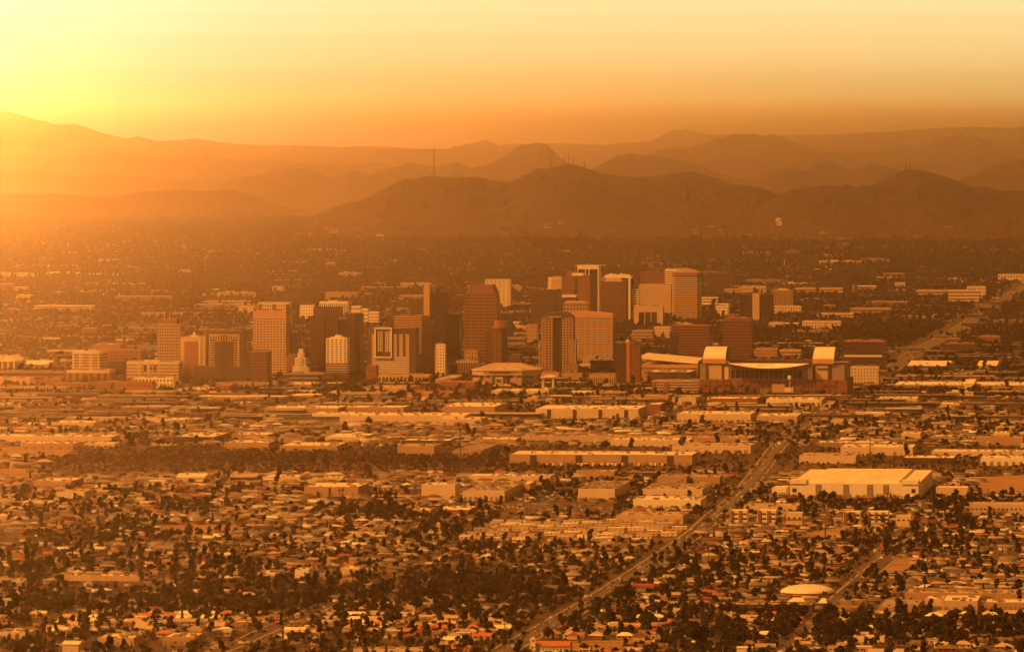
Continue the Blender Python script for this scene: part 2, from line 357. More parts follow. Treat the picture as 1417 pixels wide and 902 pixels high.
KEEP = []                                 # oriented keep-out rectangles in the grid frame (u0, u1, v0, v1)
DIRT = []
def keep(u0, u1, v0, v1, m=5): KEEP.append((u0 - m, u1 + m, v0 - m, v1 + m))
KEEPT = []
FRONT = {'dome': 110, 'tent': 90, 'church': 70, 'canopy': 70, 'apartment block': 60, 'warehouse': 45}
def clear_front(u, v):
    ok = np.ones(len(u), bool)
    for a, b, c, d in KEEPT: ok &= ~((u > a) & (u < b) & (v > c) & (v < d))
    return ok
def free(u, v, pad=0.0):
    ok = np.ones(len(u), bool)
    for a, b, c, d in KEEP:
        ok &= ~((u > a - pad) & (u < b + pad) & (v > c - pad) & (v < d + pad))
    return ok

# ------------------------------------------------------------------ the avenue and other roads
AVE = [(625, 940), (704, 896), (835, 822), (953, 744), (987, 715), (1022, 686), (1052, 650), (1076, 618), (1096, 596), (1128, 578), (1158, 556), (1172, 545)]
AVE2 = [(1180, 543), (1208, 529), (1231, 513), (1266, 487), (1313, 463), (1366, 429), (1417, 397), (1460, 378), (1520, 358)]
def smooth_path(pts, step=40):
    P = [np.array(ground(*p)) for p in pts]; out = []
    P = [2 * P[0] - P[1]] + P + [2 * P[-1] - P[-2]]
    for i in range(1, len(P) - 2):
        n = max(2, int(np.linalg.norm(P[i + 1] - P[i]) / step))
        for k in range(n):
            t = k / n; a, b, c, d = P[i - 1:i + 3]
            out.append(0.5 * ((2 * b) + (-a + c) * t + (2 * a - 5 * b + 4 * c - d) * t * t + (-a + 3 * b - 3 * c + d) * t ** 3))
    out.append(P[-2]); return np.array(out)
def ribbon(path, off0, off1, z0, z1=None, name='road', m=None, parent=None, zs=None):
    d = np.gradient(path, axis=0); d /= np.linalg.norm(d, axis=1)[:, None]; nrm = np.stack([d[:, 1], -d[:, 0]], 1)
    L = path + nrm * off0; Rr = path + nrm * off1; mb = MB(); n = len(path)
    zz = zs if zs is not None else [z0] * n
    for i in range(n - 1):
        if z1 is None: mb.face([(L[i][0], L[i][1], zz[i]), (Rr[i][0], Rr[i][1], zz[i]), (Rr[i + 1][0], Rr[i + 1][1], zz[i + 1]), (L[i + 1][0], L[i + 1][1], zz[i + 1])])
        else:
            b = len(mb.v)
            for j in (i, i + 1):
                mb.v += [(L[j][0], L[j][1], zz[j]), (Rr[j][0], Rr[j][1], zz[j]), (Rr[j][0], Rr[j][1], zz[j] + z1), (L[j][0], L[j][1], zz[j] + z1)]
            for q in ((0, 1, 5, 4), (1, 2, 6, 5), (2, 3, 7, 6), (3, 0, 4, 7)): mb.f.append(tuple(b + k for k in q)); mb.m.append(0)
    return mb.build(name, m, parent)
avenue = smooth_path(AVE)
avenue2 = smooth_path(AVE2, 80)
def road(path, w, label, z=0.12, marks=True, pave=True):
    o = tag(ribbon(path, -w / 2, w / 2, z, name='road', m=PAL['asphalt']), label, 'road', kind='structure')
    if pave:
        for s in (-1, 1):
            a, b = (w / 2, w / 2 + 1.9) if s > 0 else (-w / 2 - 1.9, -w / 2)
            tag(ribbon(path, a, b, -0.3, 0.62, 'pavement', PAL['pave']), 'pale pavement with kerb along ' + label, 'pavement', kind='structure')
    if marks:
        for k in (-0.17 * w, 0.17 * w, 0.0): tag(ribbon(path, k - 0.13, k + 0.13, z + 0.08, name='road_marking', m=PAL['paint']), 'painted lane line on ' + label, 'marking', kind='structure')
road(avenue, 18, 'the wide avenue running diagonally up to downtown')
road(avenue2, 24, 'the far avenue beyond downtown at the right')
def near_path(x, y, path, r):
    m = np.zeros(len(x), bool)
    for i in range(0, len(path)):
        m |= (x - path[i][0]) ** 2 + (y - path[i][1]) ** 2 < r * r
    return m
# elevated curved ramp at the top of the avenue
ramp = smooth_path([(1140, 568), (1152, 556), (1160, 548), (1180, 541), (1210, 537), (1250, 537)], 15)
nz = len(ramp); rz = [4.0 * min(1, i / (nz * .5)) for i in range(nz)]
o = empty('curved_overpass', (0, 0, 0)); tag(o, 'pale curved road overpass beside the ballpark at the head of the avenue', 'overpass')
ribbon(ramp, -7, 7, 0, 1.2, 'deck', PAL['pave'], o, rz)
for k in (-7.4, 6.9): ribbon(ramp, k, k + 0.5, 0, 1.0, 'parapet', PAL['cream'], o, [z + 1.2 for z in rz])
for i in range(6, nz, 5):
    x, y = ramp[i]; MB().box(x - 6, y - 1, 0, x + 6, y + 1, rz[i]).build('pier', PAL['grey'], o)
# riverbed
def quad_px(name, px, m, z, label, cat, kind='structure'):
    mb = MB().face([(*ground(*p), z) for p in px]); o = mb.build(name, m); return tag(o, label, cat, kind=kind)
def ribbon_px(px, w, label, z=0.1, pave=False, marks=False, m=None):
    p = smooth_path(px, 60); road(p, w, label, z, marks, pave); return p
SIDE = []
SIDE.append(ribbon_px([(230, 925), (315, 896), (378, 868), (440, 842), (480, 822)], 14, 'the side street at the lower left', pave=True))
SIDE.append(ribbon_px([(120, 783), (132, 778), (193, 757), (230, 742)], 12, 'the short street among houses on the left'))
SIDE.append(ribbon_px([(700, 776), (746, 754), (790, 736)], 12, 'the short street in the middle'))
SIDE.append(ribbon_px([(1160, 830), (1181, 812), (1242, 761), (1270, 738)], 15, 'the street at the lower right', pave=True))
SIDE.append(ribbon_px([(480, 782), (515, 764), (555, 745), (600, 715), (690, 690)], 12, 'the street left of the mobile home park'))
SIDE.append(ribbon_px([(60, 668), (100, 650), (140, 636), (190, 626), (212, 608), (240, 590)], 18, 'the bridge road across the dry riverbed', z=0.2))
SIDE.append(ribbon_px([(1370, 775), (1400, 752), (1425, 740)], 14, 'the curving street at the right edge'))
for pp, lab in (([(0, 618), (60, 617), (104, 621), (110, 631), (40, 633), (0, 632)], 'bare tan lot left of the bridge'), ([(0, 648), (44, 648), (44, 663), (0, 662)], 'small bare lot at the left edge'),
    ([(212, 727), (330, 725), (332, 737), (215, 739)], 'bare tan playing field among the houses on the left'), ([(1352, 660), (1440, 656), (1440, 685), (1358, 685)], 'bare dirt lot at the right of the huge white warehouse'),
    ([(1111, 737), (1174, 728), (1172, 742), (1108, 752)], 'bare dirt lot below the small apartment blocks'), ([(744, 887), (903, 885), (905, 898), (742, 900)], 'pale dirt field beside the mission church'),
    ([(470, 800), (487, 798), (487, 812), (470, 812)], 'tiny dirt lot left of centre'), ([(1214, 775), (1262, 770), (1265, 790), (1210, 800)], 'dirt lot beside the street at the lower right'),
    ([(1000, 722), (1170, 722), (1400, 727), (1400, 731), (1170, 727), (1000, 726)], 'long dirt strip below the apartment blocks')):
    quad_px('bare_field', pp, PAL['dirt'], 0.03, lab, 'field')
    g = [uv(*ground(*p)) for p in pp]; DIRT.append(g)
quad_px('riverbed', [(100, 622), (480, 624), (700, 628), (1040, 643), (1420, 644), (1420, 653), (1040, 654), (700, 653), (300, 652), (60, 650)], PAL['scrub'], 0.06, 'dry brushy riverbed across the middle', 'riverbed')
quad_px('lawn', [(890, 832), (960, 830), (960, 842), (888, 843)], PAL['grass'], 0.035, 'dark lawn right of the avenue', 'lawn')
def in_dirt(u, v):
    m = np.zeros(len(u), bool)
    for poly in DIRT:
        c = np.zeros(len(u), bool); n = len(poly)
        for i in range(n):
            (x1, y1), (x2, y2) = poly[i], poly[(i + 1) % n]
            with np.errstate(divide='ignore', invalid='ignore'):
                cond = ((y1 > v) != (y2 > v)) & (u < (x2 - x1) * (v - y1) / (y2 - y1 + 1e-12) + x1)
            c ^= cond
        m |= c
    return m

# ------------------------------------------------------------------ building kit (local frame: x to the right, y to the back, z up; front face at y = 0)
def place(x0, x1, yb, depth):
    """base corner, width in metres of a building whose whole outline spans x0..x1 in the photo and whose front stands at row yb"""
    xm, d = ground((x0 + x1) / 2, yb)
    phi = math.atan2(xm, d); side = max(0.0, math.sin(GA - phi)) * depth
    W = ((x1 - x0) * d / F - side) / math.cos(GA - phi)
    W = max(W, 3.0)
    gx, gy = ground(x0, yb)
    return gx, gy, W, d
def hm(px, d): return px * d / F              # pixels to metres at distance d
def top_z(py, d): return H + (HY - py) * d / F
def root_at(name, x0, x1, yb, depth, label, cat, group=None, mk=4):
    gx, gy, W, d = place(x0, x1, yb, depth)
    o = empty(name, (gx, gy, 0), -GA); tag(o, label, cat, group)
    u, v = uv(gx, gy); keep(u, u + W, v, v + depth, mk)
    if d < 9700: KEEPT.append((u, u + W, v - FRONT.get(cat, 22), v))
    return o, W, d
NWIN = {}
def panes(parent, rects, y, m, name='window', proud=0.12, key=''):
    """rects (x, z, w, h) on the front; up to 100 windows as parts, the rest one part"""
    done = NWIN.get(parent.name, 0); byk = {}
    rest = MB()
    for (x, z, w, h) in rects:
        if done < 100:
            k = (round(w, 2), round(h, 2))
            if k not in byk: byk[k] = MB().box(-w / 2, -proud, -h / 2, w / 2, 0, h / 2).mesh(name, m)
            put(name, byk[k], parent, (x, y, z)); done += 1
        else: rest.box(x - w / 2, y - proud, z - h / 2, x + w / 2, y, z + h / 2)
    NWIN[parent.name] = done
    if rest.v: tag(rest.build(name, m, parent), kind='stuff')
def side_panes(parent, rects, x, m, name='window'):
    rest = MB()
    for (y, z, w, h) in rects: rest.box(x, y - w / 2, z - h / 2, x + 0.12, y + w / 2, z + h / 2)
    if rest.v: tag(rest.build(name, m, parent), kind='stuff')
def facade(o, x0, x1, y0, D, z0, z1, style, wall, glass=GL, floors=10, cols=8, fr=0.5, fc=0.5, sides=True, proud=0.7, core=None):
    """a core with a projecting grid; style: grid, band, fin, plain, curtain"""
    W = x1 - x0; Hh = z1 - z0
    core = core or wall
    if style == 'plain':
        MB().box(x0, y0, z0, x1, y0 + D, z1).build('wall', wall, o); return
    fh = Hh / floors
    if style == 'band':
        MB().box(x0 + proud, y0 + proud, z0, x1 - proud, y0 + D - proud, z1).build('glazing_core', glass, o)
        mb = MB(); hb = fh * (1 - fr)
        for i in range(floors + 1):
            za = z0 + i * fh - (hb / 2 if i else 0); zb = min(z1, z0 + i * fh + hb / 2)
            mb.box(x0, y0, za, x1, y0 + D, zb)
        mb.build('wall', wall, o)
        me = MB().box(x0 + proud - .15, y0 + proud - .15, 0, x1 - proud + .15, y0 + D - proud + .15, fh - hb - .1).mesh('window', glass)
        for i in range(floors): put('window', me, o, (0, 0, z0 + i * fh + hb / 2 + .05))
    elif style in ('grid', 'fin', 'curtain'):
        cw = W / cols
        MB().box(x0 + proud, y0 + proud, z0, x1 - proud, y0 + D - proud, z1).build('core', core if style != 'curtain' else glass, o)
        pw = cw * (1 - fc); hb = fh * (1 - fr); mb = MB()
        for c in range(cols + 1):
            xa = max(x0, x0 + c * cw - pw / 2); xb = min(x1, x0 + c * cw + pw / 2)
            mb.box(xa, y0, z0, xb, y0 + proud, z1)
        if style != 'fin':
            for i in range(floors + 1):
                za = max(z0, z0 + i * fh - hb / 2); zb = min(z1, z0 + i * fh + hb / 2)
                mb.box(x0 + 0.05, y0 + 0.06, za, x1 - 0.05, y0 + proud, zb)
        # right side
        nc = max(2, round(D / cw)); cd = D / nc
        for c in range(nc + 1):
            ya = max(y0 + proud + .02, y0 + c * cd - pw / 2); yb = min(y0 + D, y0 + c * cd + pw / 2)
            if yb > ya: mb.box(x1 - proud, ya, z0, x1, yb, z1); mb.box(x0, ya, z0, x0 + proud, yb, z1)
        if style != 'fin':
            for i in range(floors + 1):
                za = max(z0, z0 + i * fh - hb / 2); zb = min(z1, z0 + i * fh + hb / 2)
                mb.box(x1 - proud, y0 + proud + .04, za, x1 - 0.06, y0 + D, zb); mb.box(x0 + .06, y0 + proud + .04, za, x0 + proud, y0 + D, zb)
        mb.box(x0 + .03, y0 + D - proud, z0, x1 - .03, y0 + D + .02, z1)
        mb.build('wall', wall, o)
        if style == 'fin':
            panes(o, [(x0 + (c + .5) * cw, (z0 + z1) / 2, cw - pw, Hh - .2) for c in range(cols)], y0 + proud, glass)
        elif style == 'grid':
            panes(o, [(x0 + (c + .5) * cw, z0 + (i + .5) * fh, cw - pw, fh - hb) for i in reversed(range(floors)) for c in range(cols)], y0 + proud, glass)
            if sides: side_panes(o, [(y0 + (c + .5) * cd, z0 + (i + .5) * fh, cd - pw, fh - hb) for i in range(floors) for c in range(nc)], x1 - proud, glass)
def roofcap(o, x0, x1, y0, D, z, m=None, para=1.2, pm=None, plant=True, seed=0):
    MB().box(x0 + .5, y0 + .5, z, x1 - .5, y0 + D - .5, z + .35).build('roof', m or PAL['rooft'], o)
    p = MB()
    for a in ((x0, y0, x1, y0 + .45), (x0, y0 + D - .45, x1, y0 + D), (x0, y0 + .46, x0 + .45, y0 + D - .46), (x1 - .45, y0 + .46, x1, y0 + D - .46)): p.box(a[0], a[1], z, a[2], a[3], z + para)
    p.build('parapet', pm or m or PAL['cream'], o)
    if plant:
        r = random.Random(seed + int(x1 * 10)); W = x1 - x0
        k = MB().box(0, 0, 0, W * .22, D * .3, 2.6).mesh('rooftop_unit', PAL['grey'])
        for i in range(2): put('rooftop_unit', k, o, (x0 + W * (.15 + .4 * i + .1 * r.random()), y0 + D * (.25 + .2 * r.random()), z + .35))

def tower(x0, x1, yt, yb, label, style='grid', wall='tan', D=35, floors=15, cols=8, fr=.5, fc=.5, glass=GL, cap=None, name='office_tower', cat='tower', roof='rooft', top=0, base=0, plant=True, proud=.7, basem=None, core=None, sides=True):
    """top: metres of blank cap band; base: metres of blank/open base"""
    o, W, d = root_at(name, x0, x1, yb, D, label, cat); Z = top_z(yt, d)
    wm = PAL[wall]; capm = PAL[cap or wall]
    if base: MB().box(.8, .8, 0, W - .8, D - .8, base).build('base', PAL[basem or wall], o)
    facade(o, 0, W, 0, D, base, Z - top - .3, style, wm, glass, floors, cols, fr, fc, sides, proud, PAL[core] if core else None)
    if top: MB().box(-.1, -.1, Z - top - .28, W + .1, D + .1, Z - .02).build('crown_band', capm, o)
    roofcap(o, 0, W, 0, D, Z - .01 if top else Z - .28, PAL[roof], pm=capm, plant=plant, seed=int(x0))
    return o, W, d, Z

# ------------------------------------------------------------------ downtown
T = tower
def box_part(o, name, a, m): return MB().box(*a).build(name, m, o)
# --- left group
o, W, d = root_at('gabled_hall', -14, 33, 515, 90, 'pale hall with two low gabled roofs at the left edge', 'hall')
z = top_z(500, d); MB().box(0, 0, 0, W, 90, z).build('wall', PAL['brown'], o)
for i in range(2):
    a = W * (.02 + .49 * i); b = a + W * .47; MB().sweep([(a - 2, z), (b + 2, z), (b + 2, z + 1.5), ((a + b) / 2, top_z(492, d)), (a - 2, z + 1.5)], -3, 92).build('roof', PAL['roofw'], o)
for i in range(5): box_part(o, 'pier', (W * .245 * i, -1.2, 0, W * .245 * i + 2.5, 0, z), PAL['cream'])
o, W, d = root_at('white_hall', 33, 83, 513, 80, 'long low white hall with a bulging pale roof beside the gabled hall', 'hall')
z = top_z(504, d); MB().box(0, 0, 0, W * .92, 80, z).build('wall', PAL['white'], o)
MB().sweepx([(-2, z), (82, z), (70, z + 4), (40, z + 5.5), (10, z + 4)], -1, W).build('roof', PAL['roofw'], o)
box_part(o, 'door', (W * .5, -.3, 0, W * .54, 0, z * .8), PAL['door'])
T(92, 160, 513, 532, 'wide low brick building with pale bands under the cream octagonal block', 'fin', 'rust', 60, 3, 6, .5, .45, name='low_building', cat='building', glass=PAL['glassb'], cap='cream', top=3)
# octagonal jail block
o, W, d = root_at('slotted_block', 99, 150, 521, 60, 'cream cut-corner block with three bays of dark slots and an arched roof frame', 'building')
Z = top_z(489, d); z0 = top_z(516, d)
def chop(w, dd, c): return [(c, 0), (w - c, 0), (w, c), (w, dd - c), (w - c, dd), (c, dd), (0, dd - c), (0, c)]
MB().prism(chop(W, 60, 6), 0, Z).build('glazing_core', PAL['glassb'], o)
mb = MB(); nf = 7; fh = (Z - z0) / nf
for i in range(nf + 1):
    P = [(x + (W / 2 - x) * -.02, y + (30 - y) * -.02) for x, y in chop(W, 60, 6)]
    mb.prism(P, z0 + i * fh - fh * .27, z0 + i * fh + fh * .27 + (1.4 if i == nf else 0))
P = [(x + (W / 2 - x) * -.02, y + (30 - y) * -.02) for x, y in chop(W, 60, 6)]; mb.prism(P, 0, z0 - fh * .26)
mb.build('wall', PAL['cream'], o)
for a in (.06, .27, .33, .60, .66, .9): box_part(o, 'pier', (W * a - 1, -2, z0, W * a + 1, -.7, Z), PAL['cream'])
mb = MB()
for k in range(9):
    a0, a1 = math.pi * k / 9, math.pi * (k + 1) / 9
    mb.tube((W * .67 - math.cos(a0) * 9, 2, Z + 1 + math.sin(a0) * 5), (W * .67 - math.cos(a1) * 9, 2, Z + 1 + math.sin(a1) * 5), .8, .8, 5)
mb.build('roof_arch', PAL['white'], o)
T(127, 176, 477, 498, 'upper brick block with pale flat roof behind the cream octagonal block', 'plain', 'rust', 70, name='brick_block', cat='building', roof='roofw')
T(124, 203, 485, 503, 'long brick block with a row of small windows at the left of downtown', 'grid', 'brick', 60, 4, 18, .35, .35, name='brick_block', cat='building', glass=GLB)
T(150, 178, 500, 518, 'small brown banded building behind the pale civic building', 'band', 'brown', 30, 4, name='low_building', cat='building')
T(-20, 97, 515, 531, 'very long low brick building along the left edge', 'band', 'rust', 50, 3, name='low_building', cat='building', glass=GLB, roof='rooft')
T(-10, 48, 523, 536, 'small tan vaulted shed building at the left edge', 'plain', 'beige', 40, name='low_building', cat='building', roof='roofw')
T(55, 90, 525, 537, 'brick building with a pale roof box below the white hall', 'plain', 'rust', 40, name='low_building', cat='building', roof='roofw')
T(-20, 95, 536, 545, 'long open parking deck with pale posts at the left edge', 'fin', 'beige', 40, 1, 26, .5, .75, name='parking_deck', cat='parking deck')
# civic
o, W, d, Z = T(175, 256, 501, 530, 'pale stepped civic building with three dark recessed windows near its top', 'band', 'beige', 60, 6, fr=.28, name='civic_building', cat='building', glass=PAL['brown'], cap='cream', top=2)
for a in (.22, .245, .40, .425, .62): box_part(o, 'pier', (W * a, -1.0, 0, W * a + 2.2, -.02, Z), PAL['beige'])
panes(o, [(W * f, Z - 9.5, w, h) for f, w, h in ((.355, 4.5, 9), (.45, 8, 5), (.545, 4.5, 9))], -.12, GL)
box_part(o, 'roof_block', (W * .33, 3, Z, W * .62, 30, Z + 3), PAL['cream'])
T(186, 243, 523, 541, 'bright cream small apartment building in front of the pale civic building', 'grid', 'white', 22, 3, 11, .5, .45, name='apartment_building', cat='building')
T(131, 216, 529, 545, 'long plain brick building left of the bright cream apartments', 'grid', 'rust', 40, 2, 20, .3, .3, name='brick_block', cat='building', glass=GLB, roof='terra')
T(68, 128, 531, 543, 'low brick warehouse with a few pale rooftop boxes', 'plain', 'rust', 40, name='brick_block', cat='building', roof='rooft')
T(214, 251, 489, 510, 'low banded building with white roof at the foot of the gridded tower', 'band', 'beige', 40, 3, name='low_building', cat='building', roof='roofw', glass=GLB)
# gridded tan tower with brown penthouse
o, W, d, Z = T(217, 255, 449, 512, 'tan gridded tower with a red-brown penthouse at the far left of downtown', 'grid', 'tan', 40, 15, 10, .55, .7, glass=PAL['brown'])
box_part(o, 'penthouse', (W * .17, 4, Z, W * .83, 34, Z + 10), PAL['rust'])
for a in (.27, .5): box_part(o, 'mast', (W * a, 10, Z + 10, W * a + .7, 10.7, Z + 22), PAL['cream'])
# beige slab with recessed brown panel
o, W, d, Z = T(250, 291, 467, 529, 'blank beige slab tower with one tall brown recessed panel', 'plain', 'beige', 48, roof='roofw')
box_part(o, 'recess_panel', (W * .15, -.8, 3, W * .72, -.05, Z - 6), PAL['rust']); box_part(o, 'edge_pier', (W * .72, -1.4, 2, W * .80, -.05, Z), PAL['cream'])
box_part(o, 'rooftop_plant', (W * .35, 10, Z + .2, W * .62, 30, Z + 3.5), PAL['cream']); MB().tube((W * .5, 12, Z + 3), (W * .5, 12, Z + 8), 2.4, 2.4, 8).build('cooling_tower', PAL['white'], o)
# dark portal tower
o, W, d = root_at('portal_tower', 269, 352, 531, 50, 'dark brown portal tower with a tan window frame around a dark centre shaft', 'tower')
Z = top_z(459, d); zb = top_z(507, d); a, b = W * .215, W * .885
MB().box(0, 2, 0, W, 50, zb).build('podium', PAL['brown'], o); MB().box(W * -.0, -3, 0, W * .3, 2 - .1, zb - 12).build('podium_step', PAL['brown'], o)
MB().box(a, 6, zb, b, 44, Z).build('wall', PAL['brown'], o)
fa, fb = a + (b - a) * .07, b - (b - a) * .12
mb = MB().box(fa, 4.4, zb, fb, 5.9, Z - 4); mb.build('window_frame_wall', PAL['beige'], o)
n = 12; fh = (Z - 8 - zb) / n
panes(o, [(fa + (fb - fa) * f, zb + (i + .5) * fh, 2.7, fh * .55) for i in range(n - 1) for f in (.06, .12, .18, .80, .86, .92)], 4.3, GL)
panes(o, [(fa + (fb - fa) * (.06 + .086 * i), Z - 10, 1.9, 7) for i in range(11)], 4.3, GL)
MB().box(a + (b - a) * .22, 2.1, 0.1, a + (b - a) * .72, 4.3, Z - 15).build('centre_shaft', PAL['brown'], o)
mb = MB()
for i in range(22): mb.box(a + (b - a) * .37, 1.7, 8 + i * 3.2, a + (b - a) * .57, 2.05, 9.6 + i * 3.2)
mb.build('glass_strip', PAL['dark'], o)
roofcap(o, a, b, 6, 38, Z - .02, PAL['rooft'], pm=PAL['brown'])
T(300, 386, 530, 538, 'low tan wall of shops in front of the dark portal tower', 'plain', 'tan', 20, name='low_building', cat='building', roof='terra')
T(344, 376, 487, 531, 'brown faintly banded block with a cream roof box', 'band', 'brown', 50, 11, fr=.4, glass=PAL['rust'], name='mid_rise', cat='building', cap='tan', roof='roofw')
# behind, cream with two dark corners
o, W, d, Z = T(357, 405, 419, 452, 'cream office block with dark corners behind the white-gridded tower', 'grid', 'cream', 40, 7, 14, .5, .6, top=2.5, name='office_block', cat='building')
for a in (.02, .46, .87): box_part(o, 'dark_bay', (W * a, -.9, 0, W * a + W * .11, -.1, Z - 3), PAL['brown'])
# tan gridded tower
o, W, d, Z = T(350, 400, 431, 522, 'tall tan tower with rows of wide dark windows and a blank top band', 'grid', 'beige', 34, 22, 10, .42, .72, top=10, base=6, cap='orange')
box_part(o, 'canopy', (W * .68, -2, 0, W * .9, -.1, 5), PAL['dark'])
T(398, 417, 460, 500, 'small dark glass block right of the tall tan tower', 'curtain', 'dark', 36, 12, 5, .8, .85, glass=GL, name='glass_block', cat='building')
T(396, 413, 492, 524, 'red-brown wall block between the tall tan tower and the art deco tower', 'plain', 'brick', 30, name='brick_block', cat='building', roof='terra')
# art deco stepped
o, W, d = root_at('stepped_tower', 405, 429, 526, 26, 'small cream stepped art deco tower', 'tower')
zz = [0] + [top_z(p, d) for p in (507, 495, 488, 483)]
for i, (a, b) in enumerate(((0, 1), (.14, .86), (.3, .7), (.38, .62))):
    MB().box(W * a, 1.5 * i, zz[i], W * b, 26 - 3 * i, zz[i + 1]).build('wall_tier', PAL['white'], o)
panes(o, [(W * f, z, 1.3, 2) for f in (.12, .24, .76, .88) for z in np.arange(3, zz[1] - 2, 4)] + [(W * f, z, 1.2, 1.8) for f in (.24, .36, .64, .76) for z in np.arange(zz[1] + 2, zz[2] - 1, 4)], -.05, PAL['brown'])
for f in (.43, .57): box_part(o, 'fin', (W * f - .6, -.7, 0, W * f + .6, 0, zz[3]), PAL['cream'])
T(397, 452, 517, 534, 'low parking deck with long dark openings below the art deco tower', 'band', 'grey', 40, 3, name='parking_deck', cat='parking deck', fr=.55)
# maroon twin-shaft tower
o, W, d = root_at('maroon_tower', 429, 507, 521, 55, 'massive maroon tower of several dark shafts with a lettering band', 'tower')
def shaft(a, b, yt, y0, D, m, name='shaft', bands=True):
    z = top_z(yt, d); MB().box(W * a, y0, 0, W * b, y0 + D, z).build(name, PAL[m], o)
    if bands:
        mb = MB()
        for i in range(int(z / 4.2)): mb.box(W * a + .3, y0 - .25, 4 + i * 4.2, W * b - .3, y0 - .05, 5.6 + i * 4.2)
        mb.build('window_strip', PAL['glassb'], o)
shaft(.0, .27, 437, 0, 26, 'maroon'); shaft(.272, .54, 432, 6, 40, 'maroon'); shaft(.04, .56, 425, 14, 30, 'maroon', 'upper_block', False)
shaft(.542, .72, 436, 10, 36, 'dark'); shaft(.722, .88, 435, -2, 40, 'maroon'); shaft(.882, .965, 434, 4, 44, 'dark', 'edge_shaft')
z = top_z(441, d); box_part(o, 'sign_band', (W * .50, 2, z - 3, W * .78, 9.7, z + 5), PAL['maroon'])
mb = MB(); r = random.Random(3); x = W * .56
while x < W * .68: mb.box(x, 1.8, z - .2, x + 1.1, 1.95, z + 2.6); x += 1.7
mb.build('lettering', PAL['tan'], o)
zs = top_z(508, d); mb = MB(); x = W * .07
while x < W * .19: mb.box(x, -.45, zs, x + 1.2, -.3, zs + 2.2); x += 1.8
mb.build('lettering', PAL['redawn'], o)
# white apartments in front
o, W, d = root_at('apartment_tower', 451, 484, 530, 32, 'bright white apartment tower on a dark podium before the maroon tower', 'tower')
zb, z2, Z = top_z(515, d), top_z(502, d), top_z(469, d)
MB().box(-1, 0, 0, W + 1, 32, zb).build('podium', PAL['brown'], o)
facade(o, 0, W, .5, 30, zb, z2, 'band', PAL['white'], GL, 4, fr=.7)
facade(o, 0, W, .5, 30, z2 + .05, Z, 'grid', PAL['white'], GL, 11, 5, .5, .55)
roofcap(o, 0, W, .5, 30, Z, PAL['roofw'], pm=PAL['white'], plant=False); box_part(o, 'penthouse', (W * .4, 8, Z + .3, W * .68, 24, Z + 6), PAL['white']); box_part(o, 'penthouse_step', (W * .2, 6, Z + .3, W * .82, 26, Z + 3), PAL['white'])
# white offices behind
T(415, 436, 423, 444, 'white office block left behind the maroon tower', 'grid', 'white', 30, 5, 5, .4, .4, name='office_block', cat='building')
o, W, d, Z = T(442, 485, 418, 441, 'white courthouse-like block with tall dark fins behind the maroon tower', 'fin', 'white', 40, 5, 14, .5, .55, top=3, name='office_block', cat='building')
box_part(o, 'rooftop_plant', (W * .3, 8, Z, W * .6, 30, Z + 3), PAL['white'])
for i, (a, b, t) in enumerate(((486, 502, 424), (500, 512, 428), (510, 527, 432))):
    T(a, b, t, 448 + i, 'white stepped hospital wing, %s of three right of the maroon tower' % ('tallest', 'middle', 'lowest')[i], 'band', 'white', 35, 4, fr=.3, glass=PAL['rust'], name='hospital_wing', cat='building', plant=False)
# hotel with white frame
o, W, d = root_at('hotel_tower', 508, 580, 524, 40, 'hotel slab with a large white square frame and small square windows', 'tower')
Z = top_z(455, d); zb = top_z(516, d)
MB().box(0, 1, 0, W, 40, Z).build('wall', PAL['brown'], o)
MB().box(W * .10, -.2, zb, W * .86, .95, top_z(493, d)).build('lower_wall', PAL['cream'], o)
for f in (.10, .535, .66, .79): MB().box(W * f, -.2, top_z(493, d) + .05, W * f + W * .07 + (.0), .95, Z - 8).build('window_column_wall', PAL['cream'], o)
rects = []
for i in range(8):
    for c in range(20): rects.append((W * (.125 + .0375 * c), zb + 3 + i * 3.35, 1.3, 1.5))
for f in (.10, .535, .66, .79):
    for i in range(12):
        for k in (.2, .5, .8): rects.append((W * (f + .07 * k), top_z(493, d) + 3 + i * 3.3, 1.0, 1.4))
panes(o, rects, -.2, GL)
fx0, fx1, fz0, fz1 = W * .155, W * .51, top_z(495, d), Z + 2
for a in ((fx0, fz0, fx0 + 2, fz1), (fx1 - 2, fz0, fx1, fz1), (fx0 + 2.02, fz1 - 2, fx1 - 2.02, fz1), (fx0 + 2.02, fz0, fx1 - 2.02, fz0 + 2)):
    box_part(o, 'frame', (a[0], -3.2, a[1], a[2], -.3, a[3]), PAL['white'])
mb = MB()
for c in (.18, .62):
    for i in range(14):
        z = fz0 + 10 + i * (fz1 - fz0 - 16) / 14
        for k in range(3): mb.box(fx0 + (fx1 - fx0) * c + k * 3.1, -.9 - (i + k) % 2 * .5, z, fx0 + (fx1 - fx0) * c + k * 3.1 + 1.7, -.3, z + 1.9)
mb.build('balcony', PAL['white'], o)
roofcap(o, 0, W, 1, 39, Z, PAL['rooft'], pm=PAL['brown'])
T(523, 598, 519, 532, 'long low podium with pale posts below the framed hotel', 'grid', 'beige', 40, 1, 14, .6, .6, name='podium_building', cat='building')
T(506, 524, 507, 530, 'small brick building with stair windows at the left foot of the framed hotel', 'band', 'rust', 26, 6, fr=.25, glass=PAL['brown'], name='brick_block', cat='building')
# banded tower behind hotel
o, W, d, Z = T(540, 601, 438, 522, 'dark tower with pale horizontal bands behind the framed hotel', 'curtain', 'brown', 48, 24, 14, .75, .8, glass=PAL['glassb'], top=4, cap='brown')
mb = MB()
for i in range(18): mb.box(W * .1, -.9, 40 + i * 3.4, W * .78, -.05, 41.4 + i * 3.4)
mb.build('pale_bands', PAL['beige'], o)
